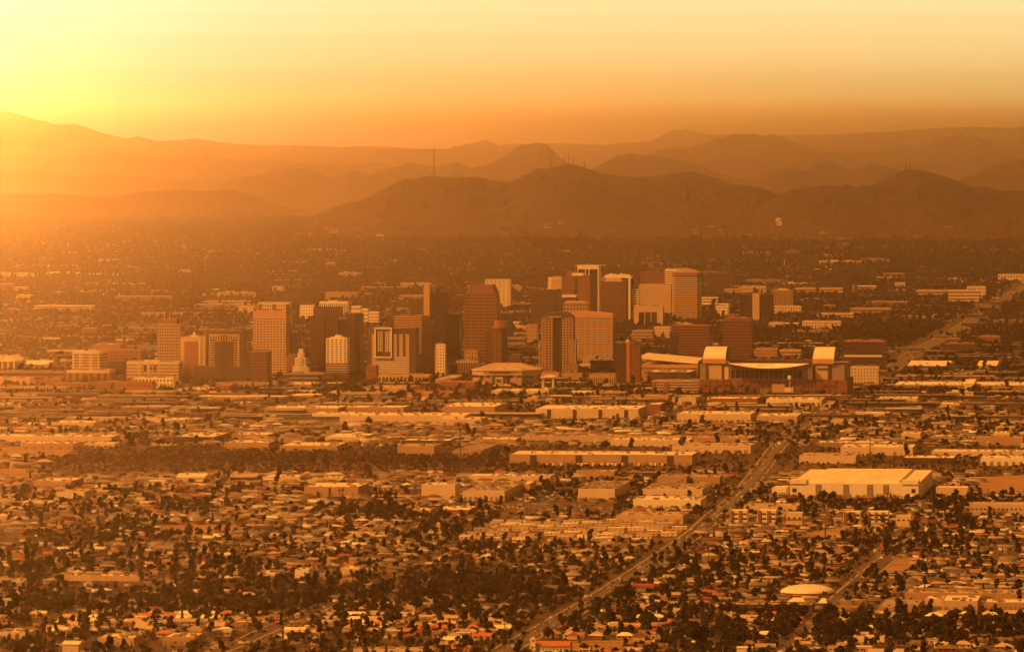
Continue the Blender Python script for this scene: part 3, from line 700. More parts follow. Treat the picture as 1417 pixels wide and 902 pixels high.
# tallest: dark glass slab with orange edge
o, W, d = root_at('tallest_tower', 585, 619, 517, 50, 'tallest dark glass tower with a pale orange side wall', 'tower')
Z = top_z(406, d); Z2 = top_z(394, d)
facade(o, W * .33, W, 0, 46, 0, Z, 'curtain', PAL['dark'], PAL['glassb'], 38, 10, .82, .86, proud=.35)
MB().box(W * .03, 2, 0, W * .33 - .05, 44, Z2).build('side_wall', PAL['orange'], o)
roofcap(o, W * .33, W, 0, 46, Z, PAL['rooft'], pm=PAL['dark'], plant=False); box_part(o, 'penthouse', (W * .42, 8, Z + .3, W * .82, 36, Z + 10), PAL['dark'])
for k in range(3): box_part(o, 'roof_mast', (W * (.36 + .1 * k), 6, Z2 - 14, W * (.36 + .1 * k) + .6, 6.6, Z2 + 3 - k), PAL['cream'])
T(569, 587, 414, 470, 'dark flat-topped block just left of the tallest tower', 'curtain', 'dark', 36, 15, 6, .8, .85, glass=GLB, name='glass_block', cat='building')
o, W, d, Z = T(603, 618, 477, 526, 'narrow white building with two columns of dark windows at the foot of the tallest tower', 'grid', 'white', 20, 12, 3, .42, .42, name='narrow_tower', cat='tower')
T(595, 606, 482, 519, 'thin red-brown wall between the banded tower and the narrow white building', 'plain', 'brick', 18, name='brick_block', cat='building')
o, W, d, Z = T(617, 640, 435, 516, 'dark green-brown banded tower right of the tallest tower', 'band', 'brown', 44, 24, fr=.5, base=28, basem='brown', glass=GL)
T(631, 664, 500, 519, 'low colonnaded building with pale cornice left of the arena', 'fin', 'tan', 26, 1, 9, .5, .6, top=2, name='colonnaded_building', cat='building', cap='beige')
T(618, 634, 505, 521, 'tiny brown shop block left of the colonnaded building', 'plain', 'brown', 20, name='low_building', cat='building')
# round-shouldered tower
o, W, d = root_at('rounded_tower', 642, 693, 502, 50, 'reddish banded tower with rounded shoulders', 'tower')
Z = top_z(394, d); n = 24; fh = Z / n
def prof(z):
    t = max(0, (z - Z * .72) / (Z * .28)); return W * .0 + W * .17 * t ** 2.2
mb = MB(); gl = MB()
for i in range(n):
    z0, z1 = i * fh, (i + 1) * fh; a, b = prof(z0), prof(z1 - .01)
    mb.box(a, 0, z0, W - a, 50, z0 + fh * .55, top=(prof(z0 + fh * .55), 0, W - prof(z0 + fh * .55), 50))
    if i < n - 3: put('window', MB().box(prof(z1) + .8, .8, z0 + fh * .55, W - prof(z1) - .8, 49.2, z1).mesh('window', PAL['glassb']), o)
    else: mb.box(prof(z0 + fh * .55), 0, z0 + fh * .55 + .01, W - prof(z0 + fh * .55), 50, z1, top=(b, 0, W - b, 50))
for k in (.22, .42, .6, .8): mb.box(W * k - .6, .1, 0, W * k + .6, .78, Z * .9)
mb.build('wall', mat('red_brown_granite', (0.19, 0.08, 0.05), 0.7), o)
T(671, 708, 387, 428, 'pair of cream residential shafts behind the round-shouldered tower', 'grid', 'cream', 30, 14, 6, .35, .35, core='tan', name='apartment_tower')
o, W, d, Z = T(690, 710, 434, 474, 'plain dark box tower right of the round-shouldered tower', 'curtain', 'dark', 34, 12, 5, .85, .85, name='glass_block', cat='building')
T(642, 673, 470, 494, 'low cream-roofed office with a dark glass front below the round-shouldered tower', 'plain', 'brown', 44, name='low_building', cat='building', roof='roofw')
T(643, 663, 486, 503, 'small tan twin-gabled building left of the revolving-top hotel', 'grid', 'tan', 26, 3, 4, .4, .4, name='low_building', cat='building')
T(698, 730, 468, 488, 'low grey building with white roof edge right of the revolving-top hotel', 'band', 'grey', 40, 3, name='low_building', cat='building')
T(698, 745, 480, 500, 'long parking deck with dark openings right of the revolving-top hotel', 'band', 'grey', 40, 3, name='parking_deck', cat='parking deck')
T(703, 723, 492, 508, 'plain brown block behind the arena roof', 'plain', 'brown', 30, name='low_building', cat='building')
T(728, 746, 450, 478, 'dull cream annex between the office slabs and the gridded granite tower', 'grid', 'tan', 26, 5, 5, .4, .4, name='low_building', cat='building')
# revolving-top hotel
o, W, d = root_at('revolving_top_hotel', 671, 704, 513, 36, 'brown hotel tower topped by a red disc and drum', 'tower')
Z = top_z(457, d)
MB().box(0, 2, 0, W * .34, 36, Z).build('wall', PAL['maroon'], o)
facade(o, W * .345, W * .78, 0, 30, 0, Z, 'grid', PAL['rust'], GL, 16, 3, .6, .55)
MB().box(W * .785, 3, 0, W * .95, 34, Z - 1).build('dark_wall', PAL['dark'], o)
c = (W * .66, 16)
def disc(r, n=24): return [(c[0] + r * math.cos(2 * math.pi * i / n), c[1] + r * math.sin(2 * math.pi * i / n)) for i in range(n)]
MB().prism(disc(W * .30), Z, Z + 3.5, top_scale=1.25, c=c).prism(disc(W * .40), Z + 3.5, Z + 7.5).build('restaurant_disc', PAL['rust'], o)
MB().prism(disc(W * .28), Z + 7.5, Z + 16).build('drum', mat('red_drum', (0.30, 0.10, 0.05), .8), o)
# arena
o, W, d = root_at('arena', 650, 753, 536, 110, 'wide tan arena with a shallow pale ribbed roof', 'arena')
z1, z2, z3 = top_z(519, d), top_z(513, d), top_z(504, d); D = 110; dc = W * .18
def octo(s=1.0, c=22): return [(W / 2 + (x - W / 2) * s, D / 2 + (y - D / 2) * s) for x, y in ((c, 0), (W - c, 0), (W, c), (W, D - c), (W - c, D), (c, D), (0, D - c), (0, c))]
MB().prism(octo(.96), 0, z1).build('wall', PAL['tan'], o); MB().prism(octo(.98), z1, z2).build('upper_wall', PAL['beige'], o)
MB().prism(octo(1.02), z2, z2 + 1.5).build('eaves', PAL['cream'], o)
mb = MB(); P1 = octo(1.0); P2 = octo(.45); n = 8
for i in range(n):
    j = (i + 1) % n
    for k in range(4):
        t0, t1 = k / 4, (k + 1) / 4
        f = lambda P, t: (P[i][0] + (P[j][0] - P[i][0]) * t, P[i][1] + (P[j][1] - P[i][1]) * t)
        mb.face([(*f(P1, t0), z2 + 1.5), (*f(P1, t1), z2 + 1.5), (*f(P2, t1), z3), (*f(P2, t0), z3)])
        a, b2 = f(P1, t0), f(P2, t0); mb.tube((a[0], a[1], z2 + 1.7), (b2[0], b2[1], z3 + .2), .35, .35, 4)
mb.face([(x, y, z3) for x, y in P2]); mb.build('roof', PAL['rooft'], o)
mb = MB()
for a, b in ((.04, .2), (.23, .3), (.34, .66), (.70, .78), (.80, .96)): mb.box(W * a, D * .02 - .5, z1 - 3.5, W * b, D * .02 + 6, z1 - .5)
mb.build('window_band', GL, o)
mb = MB(); x = W * .30
while x < W * .62: mb.box(x, .2, z1 + 3, x + 1.4, .8, z1 + 5.5); x += 2.1
mb.build('lettering', PAL['dark'], o)
box_part(o, 'portal', (W * .39, -3, 0, W * .5, 2, z1 - 3), PAL['cream']); box_part(o, 'portal_door', (W * .41, -3.3, 0, W * .48, -3.02, z1 - 6), PAL['brown'])
for a in (.34, .37, .52, .55): box_part(o, 'pier', (W * a, -1.5, 0, W * a + 2.5, 2, z1), PAL['brown'])
# --- middle group
o, W, d, Z = T(735, 776, 401, 460, 'plain brown slab with a pale vertical joint and banded right wing', 'fin', 'brown', 40, 20, 14, .5, .4, glass=PAL['glassb'], top=3, core='brown')
box_part(o, 'wing', (W * .66, 4, 0, W + 2, 40, Z - 1), PAL['tan'])
mb = MB()
for i in range(14): mb.box(W * .68, 3.7, 4 + i * 5, W + 2.2, 38, 6.4 + i * 5)
mb.build('wing_window', GL, o); box_part(o, 'rooftop_plant', (W * .55, 6, Z, W * .95, 30, Z + 3), PAL['cream'])
o, W, d = root_at('chamfered_tower', 758, 784, 432, 36, 'cream cut-corner tower with thin vertical ribs and a flat drum top', 'tower')
Z = top_z(386, d); MB().prism(chop(W, 36, 8), 0, Z).build('wall', PAL['beige'], o); MB().prism(chop(W, 36, 8), Z, Z + 3.5, top_scale=1.03, c=(W / 2, 18)).build('cornice', PAL['cream'], o)
MB().box(W * .3, 8, Z + 3.5, W * .75, 28, Z + 6).build('penthouse', PAL['tan'], o)
for i in range(7): box_part(o, 'rib', (8 + (W - 16) * i / 6 - .3, -.7, 0, 8 + (W - 16) * i / 6 + .3, -.02, Z), PAL['cream'])
o, W, d, Z = T(785, 818, 382, 442, 'red-brown tower with dark centre groove, crenellated top and pale penthouse', 'grid', 'rust', 42, 24, 16, .5, .6, glass=PAL['brown'])
box_part(o, 'groove', (W * .32, -.6, 0, W * .48, -.05, Z - 4), PAL['dark']); box_part(o, 'penthouse', (W * .2, 4, Z, W * .72, 34, Z + 6), PAL['white'])
mb = MB()
for i in range(10): mb.box(W * (.02 + .1 * i), -.95, Z - 3, W * (.02 + .1 * i) + W * .05, -.75, Z - 1)
mb.build('top_slots', GL, o)
T(783, 801, 377, 440, 'reddish shaft behind the crenellated tower, with a roof crane sign', 'plain', 'brick', 40, name='brick_tower')
o, W, d = root_at('white_framed_tower', 799, 831, 440, 40, 'tall dark glass tower with a thick white top and white right edge', 'tower')
Z = top_z(367, d)
MB().box(.6, .6, 0, W - .6, 39, Z - 8).build('glazing', PAL['glassb'], o); MB().box(0, 0, Z - 9, W, 40, Z).build('crown_band', PAL['white'], o)
for a, w in ((0, 1.6), (.36, 2), (.52, 2), (.955, 2.4)): box_part(o, 'frame_pier', (W * a, -.1, 0, W * a + w, 40 if a > .9 else 2, Z - 9.02), PAL['white'])
mb = MB()
for i in range(30): mb.box(W * .06, .3, 3 + i * 4.2, W * .94, .58, 3.9 + i * 4.2)
mb.build('spandrel', PAL['dark'], o)
for i in range(5): MB().box(W * .4 + i * 2.2, 8, Z, W * .4 + i * 2.2 + .5, 8.5, Z + 4 + i % 2).build('roof_mast', PAL['cream'], o)
T(775, 800, 409, 446, 'small dark building with a bright white roof slab', 'band', 'brown', 40, 8, fr=.6, name='low_building', cat='building', roof='roofw', cap='white', top=3)
o, W, d, Z = T(779, 817, 419, 452, 'tan arcade-topped building just above the curved banded hotel', 'grid', 'tan', 36, 6, 8, .6, .7, glass=PAL['brown'], name='office_block', cat='building')
box_part(o, 'rooftop_plant', (W * .1, 8, Z, W * .85, 30, Z + 3.5), PAL['beige'])
# brown banded + pale-edged
o, W, d, Z = T(836, 877, 384, 446, 'dark tower with pale right edge and ragged white roof plant', 'curtain', 'brown', 44, 22, 12, .8, .8, glass=PAL['dark'])
box_part(o, 'edge_pier', (W * .88, -1, 0, W * .95, -.05, Z + 3), PAL['white']); box_part(o, 'crown_band', (-.3, -.6, Z - 1, W + .3, 44, Z + 3), PAL['white'])
for i in range(7): box_part(o, 'rooftop_plant', (W * (.05 + .125 * i), 6, Z + 3, W * (.05 + .125 * i) + W * .1, 30, Z + 6 + (i * 5 % 3) * 1.2), PAL['white'])
o, W, d, Z = T(831, 867, 390, 450, 'maroon finely banded tower with sloping pale cap before the pale-edged one', 'band', 'brick', 34, 26, fr=.45, glass=GLB)
MB().box(W * .12, 2, Z, W * .9, 32, Z + 8, top=(W * .25, 6, W * .8, 28)).build('roof_cap', PAL['tan'], o)
T(873, 886, 401, 446, 'slim white tower with horizontal slots right of the pale-edged tower', 'band', 'white', 26, 15, fr=.45, name='slim_tower')
o, W, d, Z = T(884, 931, 394, 438, 'broad windowless cream tower with a faint speckled pattern', 'plain', 'beige', 44)
mb = MB(); r = random.Random(9)
for i in range(14):
    for k in range(18):
        x = W * (k + .2 + .6 * r.random()) / 18; z = 6 + (Z - 10) * i / 14; mb.box(x, -.22, z, x + .6, -.05, z + 2.6)
mb.build('slit_pattern', PAL['tan'], o)
o, W, d, Z = T(877, 919, 424, 452, 'cream low block with three dark gridded bays below the speckled tower', 'plain', 'beige', 30, name='low_building', cat='building')
for i in range(3): box_part(o, 'window_bay', (W * (.17 + .22 * i), -.3, 2, W * (.17 + .22 * i) + W * .19, -.05, Z * .72), PAL['glassb'])
T(920, 946, 373, 436, 'white finely banded tower half hidden by the dark-capped tower', 'band', 'white', 36, 22, fr=.42, glass=PAL['brown'], name='banded_tower', top=3)
o, W, d = root_at('dark_capped_tower', 930, 971, 446, 44, 'brown and cream banded tower with a dark pyramid cap', 'tower')
Z = top_z(377, d); P = chop(W, 44, 6); MB().prism(P, 0, Z).build('glazing_core', PAL['maroon'], o)
mb = MB(); n = 22
for i in range(n): mb.prism([(x + (x - W / 2) * .02, y + (y - 22) * .02) for x, y in P], i * (Z - 8) / n, i * (Z - 8) / n + (Z - 8) / n * .5)
mb.build('wall', PAL['beige'], o); MB().prism([(x + (x - W / 2) * .02, y + (y - 22) * .02) for x, y in P], Z - 6, Z).build('cornice', PAL['rust'], o)
MB().prism(P, Z, Z + 8, top_scale=.35, c=(W / 2, 22)).build('pyramid_cap', PAL['grey'], o)
T(977, 1013, 378, 408, 'wide brown finely banded office block behind to the right of the dark-capped tower', 'band', 'brown', 40, 14, fr=.4, glass=GLB, name='office_block', cat='building')
T(886, 921, 377, 404, 'wide dull red office block behind the speckled tower', 'band', 'brick', 40, 9, fr=.4, glass=GLB, name='office_block', cat='building')
o, W, d, Z = T(1067, 1098, 402, 432, 'brown ribbed office block with a pale roof box, right of the cream-centred one', 'fin', 'tan', 40, 1, 12, .5, .5, glass=PAL['brown'], name='office_block', cat='building')
box_part(o, 'rooftop_plant', (W * .3, 8, Z, W * .75, 30, Z + 4), PAL['cream'])
o, W, d = root_at('cream_centred_block', 1023, 1071, 447, 36, 'dark block split by one cream vertical slab', 'building')
Z = top_z(406, d); facade(o, 0, W * .39, 0, 36, 0, Z - 2, 'curtain', PAL['dark'], GLB, 12, 6, .85, .9); MB().box(W * .395, -1.5, 0, W * .60, 34, Z).build('centre_slab', PAL['beige'], o)
facade(o, W * .605, W, 0, 36, 0, Z - 2, 'curtain', PAL['dark'], GLB, 12, 6, .85, .9)
# curved-top hotel
o, W, d = root_at('curved_top_hotel', 770, 851, 505, 38, 'wide cream hotel with a gently curved top and dozens of thin dark bands', 'tower')
Z = top_z(434, d); nf = 26; zf = Z - 7; fh = zf / nf
MB().box(.6, .6, 0, W - .6, 37.4, zf).build('glazing_core', PAL['brown'], o); mb = MB()
for i in range(nf + 1): mb.box(0, 0, max(0, i * fh - fh * .29), W, 38, min(zf, i * fh + fh * .29))
for k in range(9): mb.box(W * (.03 + k * .117) - .5, .05, 0, W * (.03 + k * .117) + .5, .58, zf)
mb.build('wall', PAL['beige'], o)
pr = [(0, zf)] + [(W, zf)] + [(W * (1 - t), Z - 3 + 6.5 * math.sin(math.pi * (.12 + .80 * t)) ** .8 * 1.0) for t in np.linspace(0, 1, 12)]
MB().sweep(pr, -.4, 38.4).build('curved_crown', PAL['orange'], o)
me = MB().box(.45, .45, 0, W - .45, 37.5, fh * .4).mesh('window', PAL['brown'])
for i in range(nf): put('window', me, o, (0, 0, i * fh + fh * .3))
# gridded granite tower with dark crown
o, W, d = root_at('granite_grid_tower', 743, 803, 520, 48, 'granite grid tower with dark glass centre and dark stepped crown', 'tower')
Z = top_z(440, d); rr = PAL['tan']
zs = [0, top_z(503, d), top_z(470, d), Z - 1]
for i, (a, b) in enumerate(((0.0, 1), (.06, .94), (.12, .89))):
    MB().box(W * a + 1, 2 + i, zs[i], W * b - 1, 46 - i, zs[i + 1]).build('glass_body', PAL['dark'], o)
rects = []
for (a, b, z0, z1) in ((.0, .13, 0, zs[1]), (.06, .2, zs[1], zs[2]), (.13, .37, 0, Z), (.64, .88, 0, Z), (.84, .95, zs[1], zs[2]), (.88, 1, 0, zs[1])):
    w = W * (b - a); nc = max(2, round(w / 4.6)); nf = round((z1 - z0) / 4.3); cw = w / nc; fh = (z1 - z0) / nf; mb = MB()
    y = 0 if b - a > .2 else .8
    for c in range(nc + 1): mb.box(W * a + c * cw - .9, y, z0 + .02, W * a + c * cw + .9, y + 1.2, z1)
    for i in range(nf + 1): mb.box(W * a, y + .05, z0 + i * fh - .8 if i else z0, W * b, y + 1.1, min(z1, z0 + i * fh + .8))
    mb.build('stone_grid', rr, o)
    rects += [(W * a + (c + .5) * cw, z0 + (i + .5) * fh, cw - 1.8, fh - 1.6, y) for i in range(nf) for c in range(nc)]
for (x, z, w, h, y) in rects[:0]: pass
panes(o, [r[:4] for r in rects if r[4] == 0], 1.0, GL); 
mb = MB()
for i in range(34): mb.box(W * .375, 1.2, 2 + i * 3.0, W * .635, 1.95, 3.1 + i * 3.0)
mb.build('spandrel', PAL['dark'], o)
MB().box(W * .12, 2, Z, W * .9, 46, Z + 5, top=(W * .2, 5, W * .82, 42)).build('crown', PAL['dark'], o); MB().box(W * .2, 5, Z + 5.05, W * .82, 42, Z + 10, top=(W * .3, 9, W * .72, 38)).build('upper_crown', PAL['dark'], o)
mb = MB(); x = W * .3
while x < W * .6: mb.box(x, 1.2, Z + .8, x + 1.2, 1.9, Z + 3); x += 1.9
mb.build('lettering', PAL['cream'], o)
T(746, 776, 516, 529, 'low orange-tan block at the foot of the granite grid tower', 'plain', 'orange', 26, name='low_building', cat='building')
T(776, 808, 517, 529, 'low tan block right of the granite grid tower base', 'plain', 'tan', 26, name='low_building', cat='building')
T(806, 828, 493, 510, 'pale angular convention hall wing below the curved-top hotel', 'plain', 'tan', 50, name='convention_wing', cat='building', roof='roofw')
T(817, 853, 499, 518, 'dark glass convention hall with white roof plates below the curved-top hotel', 'curtain', 'dark', 50, 3, 10, .8, .85, name='convention_hall', cat='building', roof='roofw')
T(815, 854, 519, 537, 'tan colonnaded low building left of the twin-strip tower', 'fin', 'tan', 24, 1, 12, .5, .5, top=4, name='low_building', cat='building', glass=PAL['brown'])
# entrance pavilion
o, W, d = root_at('pavilion', 747, 771, 544, 20, 'small open pavilion with an upturned white roof right of the arena', 'pavilion')
z = top_z(523, d)
for k in (.12, .75): box_part(o, 'column', (W * k, 2, 0, W * k + 3, 14, z), PAL['cream'])
MB().sweep([(0, z), (W, z + 2), (W, z + 3), (W * .45, z + 5.5), (0, z + 1)], -1, 19).build('roof', PAL['roofw'], o)
# twin-strip tower
o, W, d = root_at('strip_tower', 852, 888, 534, 34, 'dark red tower with a bright orange centre strip on a tan podium', 'tower')
Z = top_z(477, d); zb = top_z(530, d)
MB().box(-1.5, -2, 0, W + 1.5, 34, zb + 1).build('podium', PAL['tan'], o)
facade(o, 0, W * .44, 0, 32, zb + 1.05, Z, 'grid', PAL['maroon'], GL, 15, 5, .6, .6)
facade(o, W * .60, W, 0, 32, zb + 1.05, Z, 'grid', PAL['brick'], GL, 15, 4, .4, .5)
box_part(o, 'centre_strip', (W * .445, -1.2, zb + 1.05, W * .595, 30, Z + 4), mat('orange_stone', (0.36, 0.14, 0.065), .8)); MB().tube((W * .5, 8, Z + 4), (W * .5, 8, Z + 8), 4, 3, 10).build('rooftop_drum', PAL['beige'], o)
roofcap(o, 0, W, .2, 31.6, Z + .02, PAL['rooft'], pm=PAL['dark'], plant=False)
# dark banded tapered block
o, W, d = root_at('tapered_banded_block', 927, 987, 503, 60, 'dark block with thick pale bands and tapering top, left of the ballpark arch', 'building')
Z = top_z(450, d); n = 14; fh = Z / n; mb = MB()
def tp(z): return max(0, (z - Z * .6) / (Z * .4)) * W * .035
for i in range(n):
    z0 = i * fh; put('window', MB().box(tp(z0) + .7, .7, z0, W - tp(z0) - .7, 59, z0 + fh * .55).mesh('window', GL), o)
    mb.box(tp(z0), 0, z0 + fh * .55, W - tp(z0), 60, z0 + fh)
mb.build('wall', PAL['rust'], o); box_part(o, 'dark_corner', (-.6, -.8, 0, W * .2, 20, Z * .82), PAL['dark'])
T(1000, 1042, 441, 503, 'maroon banded tower behind the left arch of the ballpark', 'grid', 'brick', 42, 14, 10, .55, .82, top=4, cap='brick', glass=GL, sides=True)
# --- ballpark
o, W, d = root_at('ballpark', 967, 1182, 548, 150, 'huge ballpark with two bright arched roof panels and a sagging pale roof edge', 'ballpark')
m = lambda px: (px - 967) / 215.0 * W
zb, zw = top_z(525, d), top_z(503, d)
MB().box(0, 0, 0, W, 150, zb).build('brick_base', mat('ballpark_brick', (0.19, 0.075, 0.05), .9, var=.15), o)
MB().box(m(969), 3, zb, m(1178), 140, zw).build('upper_wall', PAL['grey'], o)
for a in range(16):
    x = m(1013) + (m(1124) - m(1013)) * (a + .08) / 16 if a < 15 else 0
    if x: put('window', MB().box(0, 0, 0, (m(1124) - m(1013)) / 16 * .8, .35, 13).mesh('window', GL), o, (x, 2.6, zb + 1.5))
for (a, b) in ((981, 1000), (1136, 1154)):
    box_part(o, 'panel', (m(a), 1.2, zb + .5, m(b), 2.9, zw - 3), PAL['beige']); box_part(o, 'pylon', (m(a - 4), .6, 0.2, m(a), 2.9, zw + 1), PAL['brown']); box_part(o, 'pylon', (m(b), .6, .2, m(b + 3), 2.9, zw + 1), PAL['brown'])
for (a, b) in ((1003, 1010), (1125, 1132)): box_part(o, 'side_panel', (m(a), 1.5, zb + .5, m(b), 2.9, zw - 5), PAL['cream'])
mb = MB()
for i, x in enumerate((0, 2.6, 5.0, 8.0, 10.4, 13)):
    mb.box(m(1139) + x, .9, zw - 9 - (i % 3) * .5, m(1139) + x + 2.0, 1.15, zw - 6.5 + (i % 2) * .5)
mb.build('emblem', PAL['dark'], o)
box_part(o, 'rear_roof', (m(1008), 45, zw + .05, m(1138), 130, zw + 3), PAL['maroon'])
for i in range(20):
    xx = m(972) + i * (m(1176) - m(972)) / 20; MB().box(xx, -.5, 0, xx + 1.6, -.02, zb - 1).build('brick_pier', PAL['maroon'], o)
    if i % 3 != 1: put('window', MB().box(0, 0, 0, 5.5, .2, 3.4).mesh('window', GL), o, (xx + 3.2, -.25, zb * .55))
    if i % 4 == 2: put('gate', MB().box(0, 0, 0, 5, .2, 5).mesh('gate', PAL['dark']), o, (xx + 3.4, -.25, 0.1))
box_part(o, 'roof_edge', (m(969), 2.2, zw - .4, m(1178), 3.4, zw + 1.6), PAL['dark'])
# sagging roof plate
x0, x1 = m(1010), m(1128); pts = [(x0 + (x1 - x0) * t, top_z(502, d) - 7.5 * (1 - (2 * t - 1) ** 2)) for t in np.linspace(0, 1, 19)]
mb = MB()
for i in range(18):
    (xa, za), (xb, zb2) = pts[i], pts[i + 1]; zt = top_z(502.3, d)
    mb.face([(xa, -16, za), (xb, -16, zb2), (xb, 2.2, zt), (xa, 2.2, zt)]); mb.face([(xa, -16, za - 1.4), (xb, -16, zb2 - 1.4), (xb, -16, zb2), (xa, -16, za)], 1)
    mb.face([(xa, -16, za - 1.4), (xa, 2.2, zt - 1.4), (xb, 2.2, zt - 1.4), (xb, -16, zb2 - 1.4)], 1)
mb.build('curved_roof', [PAL['roofw'], PAL['dark']], o)
for nm, (a, b) in (('arched_roof', (973, 1006)), ('arched_roof', (1132, 1163))):
    # half barrel: axis along depth, bulging towards the viewer's upper left; open end to the right, its shade painted dark
    xa, xb = m(a), m(b); zt = top_z(480, d); z0 = top_z(500, d)
    prof_ = [(0, z0)]; rr_ = []
    mb = MB(); n = 12
    for i in range(n + 1):
        t = math.pi / 2 * i / n; rr_.append((26 - 26 * math.cos(t), z0 + 4 + (zt - z0 - 4) * math.sin(t)))
    poly = [(0, z0)] + [(60, z0)] + [(60, zt - 1)] + rr_[::-1]
    sh = 3.5
    for i in range(n):
        (ya, za), (yb, zb2) = rr_[i], rr_[i + 1]; s0 = sh * i / n; s1 = sh * (i + 1) / n
        mb.face([(xa + s0, ya, za), (xb + s0 * .3, ya, za), (xb + s1 * .3, yb, zb2), (xa + s1, yb, zb2)])
    mb.face([(xa + sh, 26, zt), (xb + sh * .3, 26, zt), (xb + 3, 60, zt - 4), (xa + sh, 60, zt - 4)])
    mb.build('arched_roof', PAL['roofm'], o)
    mb = MB().box(xa - .4, -.6, z0 - 3, xb + .2, .8, z0 + 4); mb.build('arch_sill', PAL['orange'], o)
    P = [(xb + .1, y, z) for y, z in rr_] + [(xb + 3, 60, zt - 4), (xb + 2, 60, z0), (xb + .1, .9, z0)]
    MB().face(P).build('dark_gable', PAL['dark'], o); P2 = [(xa + (i / n) * sh, y, z) for i, (y, z) in enumerate(rr_)] + [(xa + sh, 60, zt - 4), (xa, 60, z0), (xa, .9, z0)]
    MB().face(P2[::-1]).build('gable', PAL['tan'], o)
    mb = MB()
    for i in range(n): mb.tube((xb + 5.5, rr_[i][0] + 3, rr_[i][1]), (xb + 5.5, rr_[i + 1][0] + 3, rr_[i + 1][1]), 1.4, 1.4, 5)
    for y in (8, 20): mb.tube((xb + 4.5, y + 3, z0), (xb + 4.5, y + 3, zt - 6 + y * .25), .7, .7, 5)
    mb.build('arch_truss', PAL['dark'], o)
for a in (1052, 1058): box_part(o, 'vent_block', (m(a + 4), -4, 0, m(a + 4) + 7, -.05, zb * .45), PAL['grey'])
box_part(o, 'gate_house', (m(1074), -9, 0, m(1092), -.1, zb * .75), PAL['tan']); box_part(o, 'gate_house_wall', (m(1092) + .1, -12, 0, m(1105), -.1, zb * .55), PAL['cream'])
MB().tube((m(1100), -14, 0), (m(1100), -14, zb + 2), .5, .4, 6).build('pylon', PAL['white'], o)
mb = MB().prism([(m(1100) + 3 * math.cos(t), -14 + 3 * math.sin(t)) for t in np.linspace(0, 2 * math.pi, 11)[:-1]], zb + 2, zb + 7); mb.build('round_sign', PAL['white'], o)
# convention hall roof left of the ballpark
o, W, d = root_at('long_hall', 887, 975, 528, 120, 'long tan hall with a bright sloping roof running into the ballpark', 'hall')
z1, z2 = top_z(499, d), top_z(492, d)
MB().box(0, 0, 0, W, 120, z1 - 6).build('wall', PAL['tan'], o); MB().face([(-1, -1, z2), (W, -1, z1), (W, 121, z1 + 1), (-1, 121, z2 + 1)]).face([(-1, -1, z2 - 5), (W, -1, z1 - 5), (W, -1, z1), (-1, -1, z2)]).build('roof', PAL['roofm'], o)
box_part(o, 'wall_band', (0, -.5, z1 - 13, W, -.05, z1 - 11.5), PAL['brown'])
o, W, d = root_at('brick_hotel', 1166, 1228, 516, 90, 'wide dark brick office block with a white-lit terrace strip, behind the ballpark', 'building')
Z = top_z(473, d); facade(o, 0, W, 0, 80, 0, Z, 'band', PAL['maroon'], GL, 7, fr=.3); box_part(o, 'terrace_strip', (W * .04, -1, Z * .52, W * .95, -.05, Z * .58), PAL['white']); roofcap(o, 0, W, 0, 80, Z, PAL['terra'], pm=PAL['brick'])
T(1177, 1217, 508, 531, 'cream mid-rise hotel with square windows at the right end of the ballpark', 'grid', 'cream', 30, 5, 9, .45, .4, name='hotel', cat='building', roof='roofw', glass=PAL['brown'])
o, W, d, Z = T(902, 996, 527, 546, 'long brick and cream office row in front of the ballpark', 'band', 'beige', 40, 5, fr=.45, name='office_row', cat='building', glass=GLB)
for a in (-.005, .19, .71, .78): box_part(o, 'brick_pier', (W * a, -1.2, 0, W * a + W * .06, -.05, Z - 1.5), PAL['rust'])
T(896, 964, 515, 531, 'low brown hall with bright white flat roof behind the brick office row', 'plain', 'brown', 110, name='low_building', cat='building', roof='roofw')
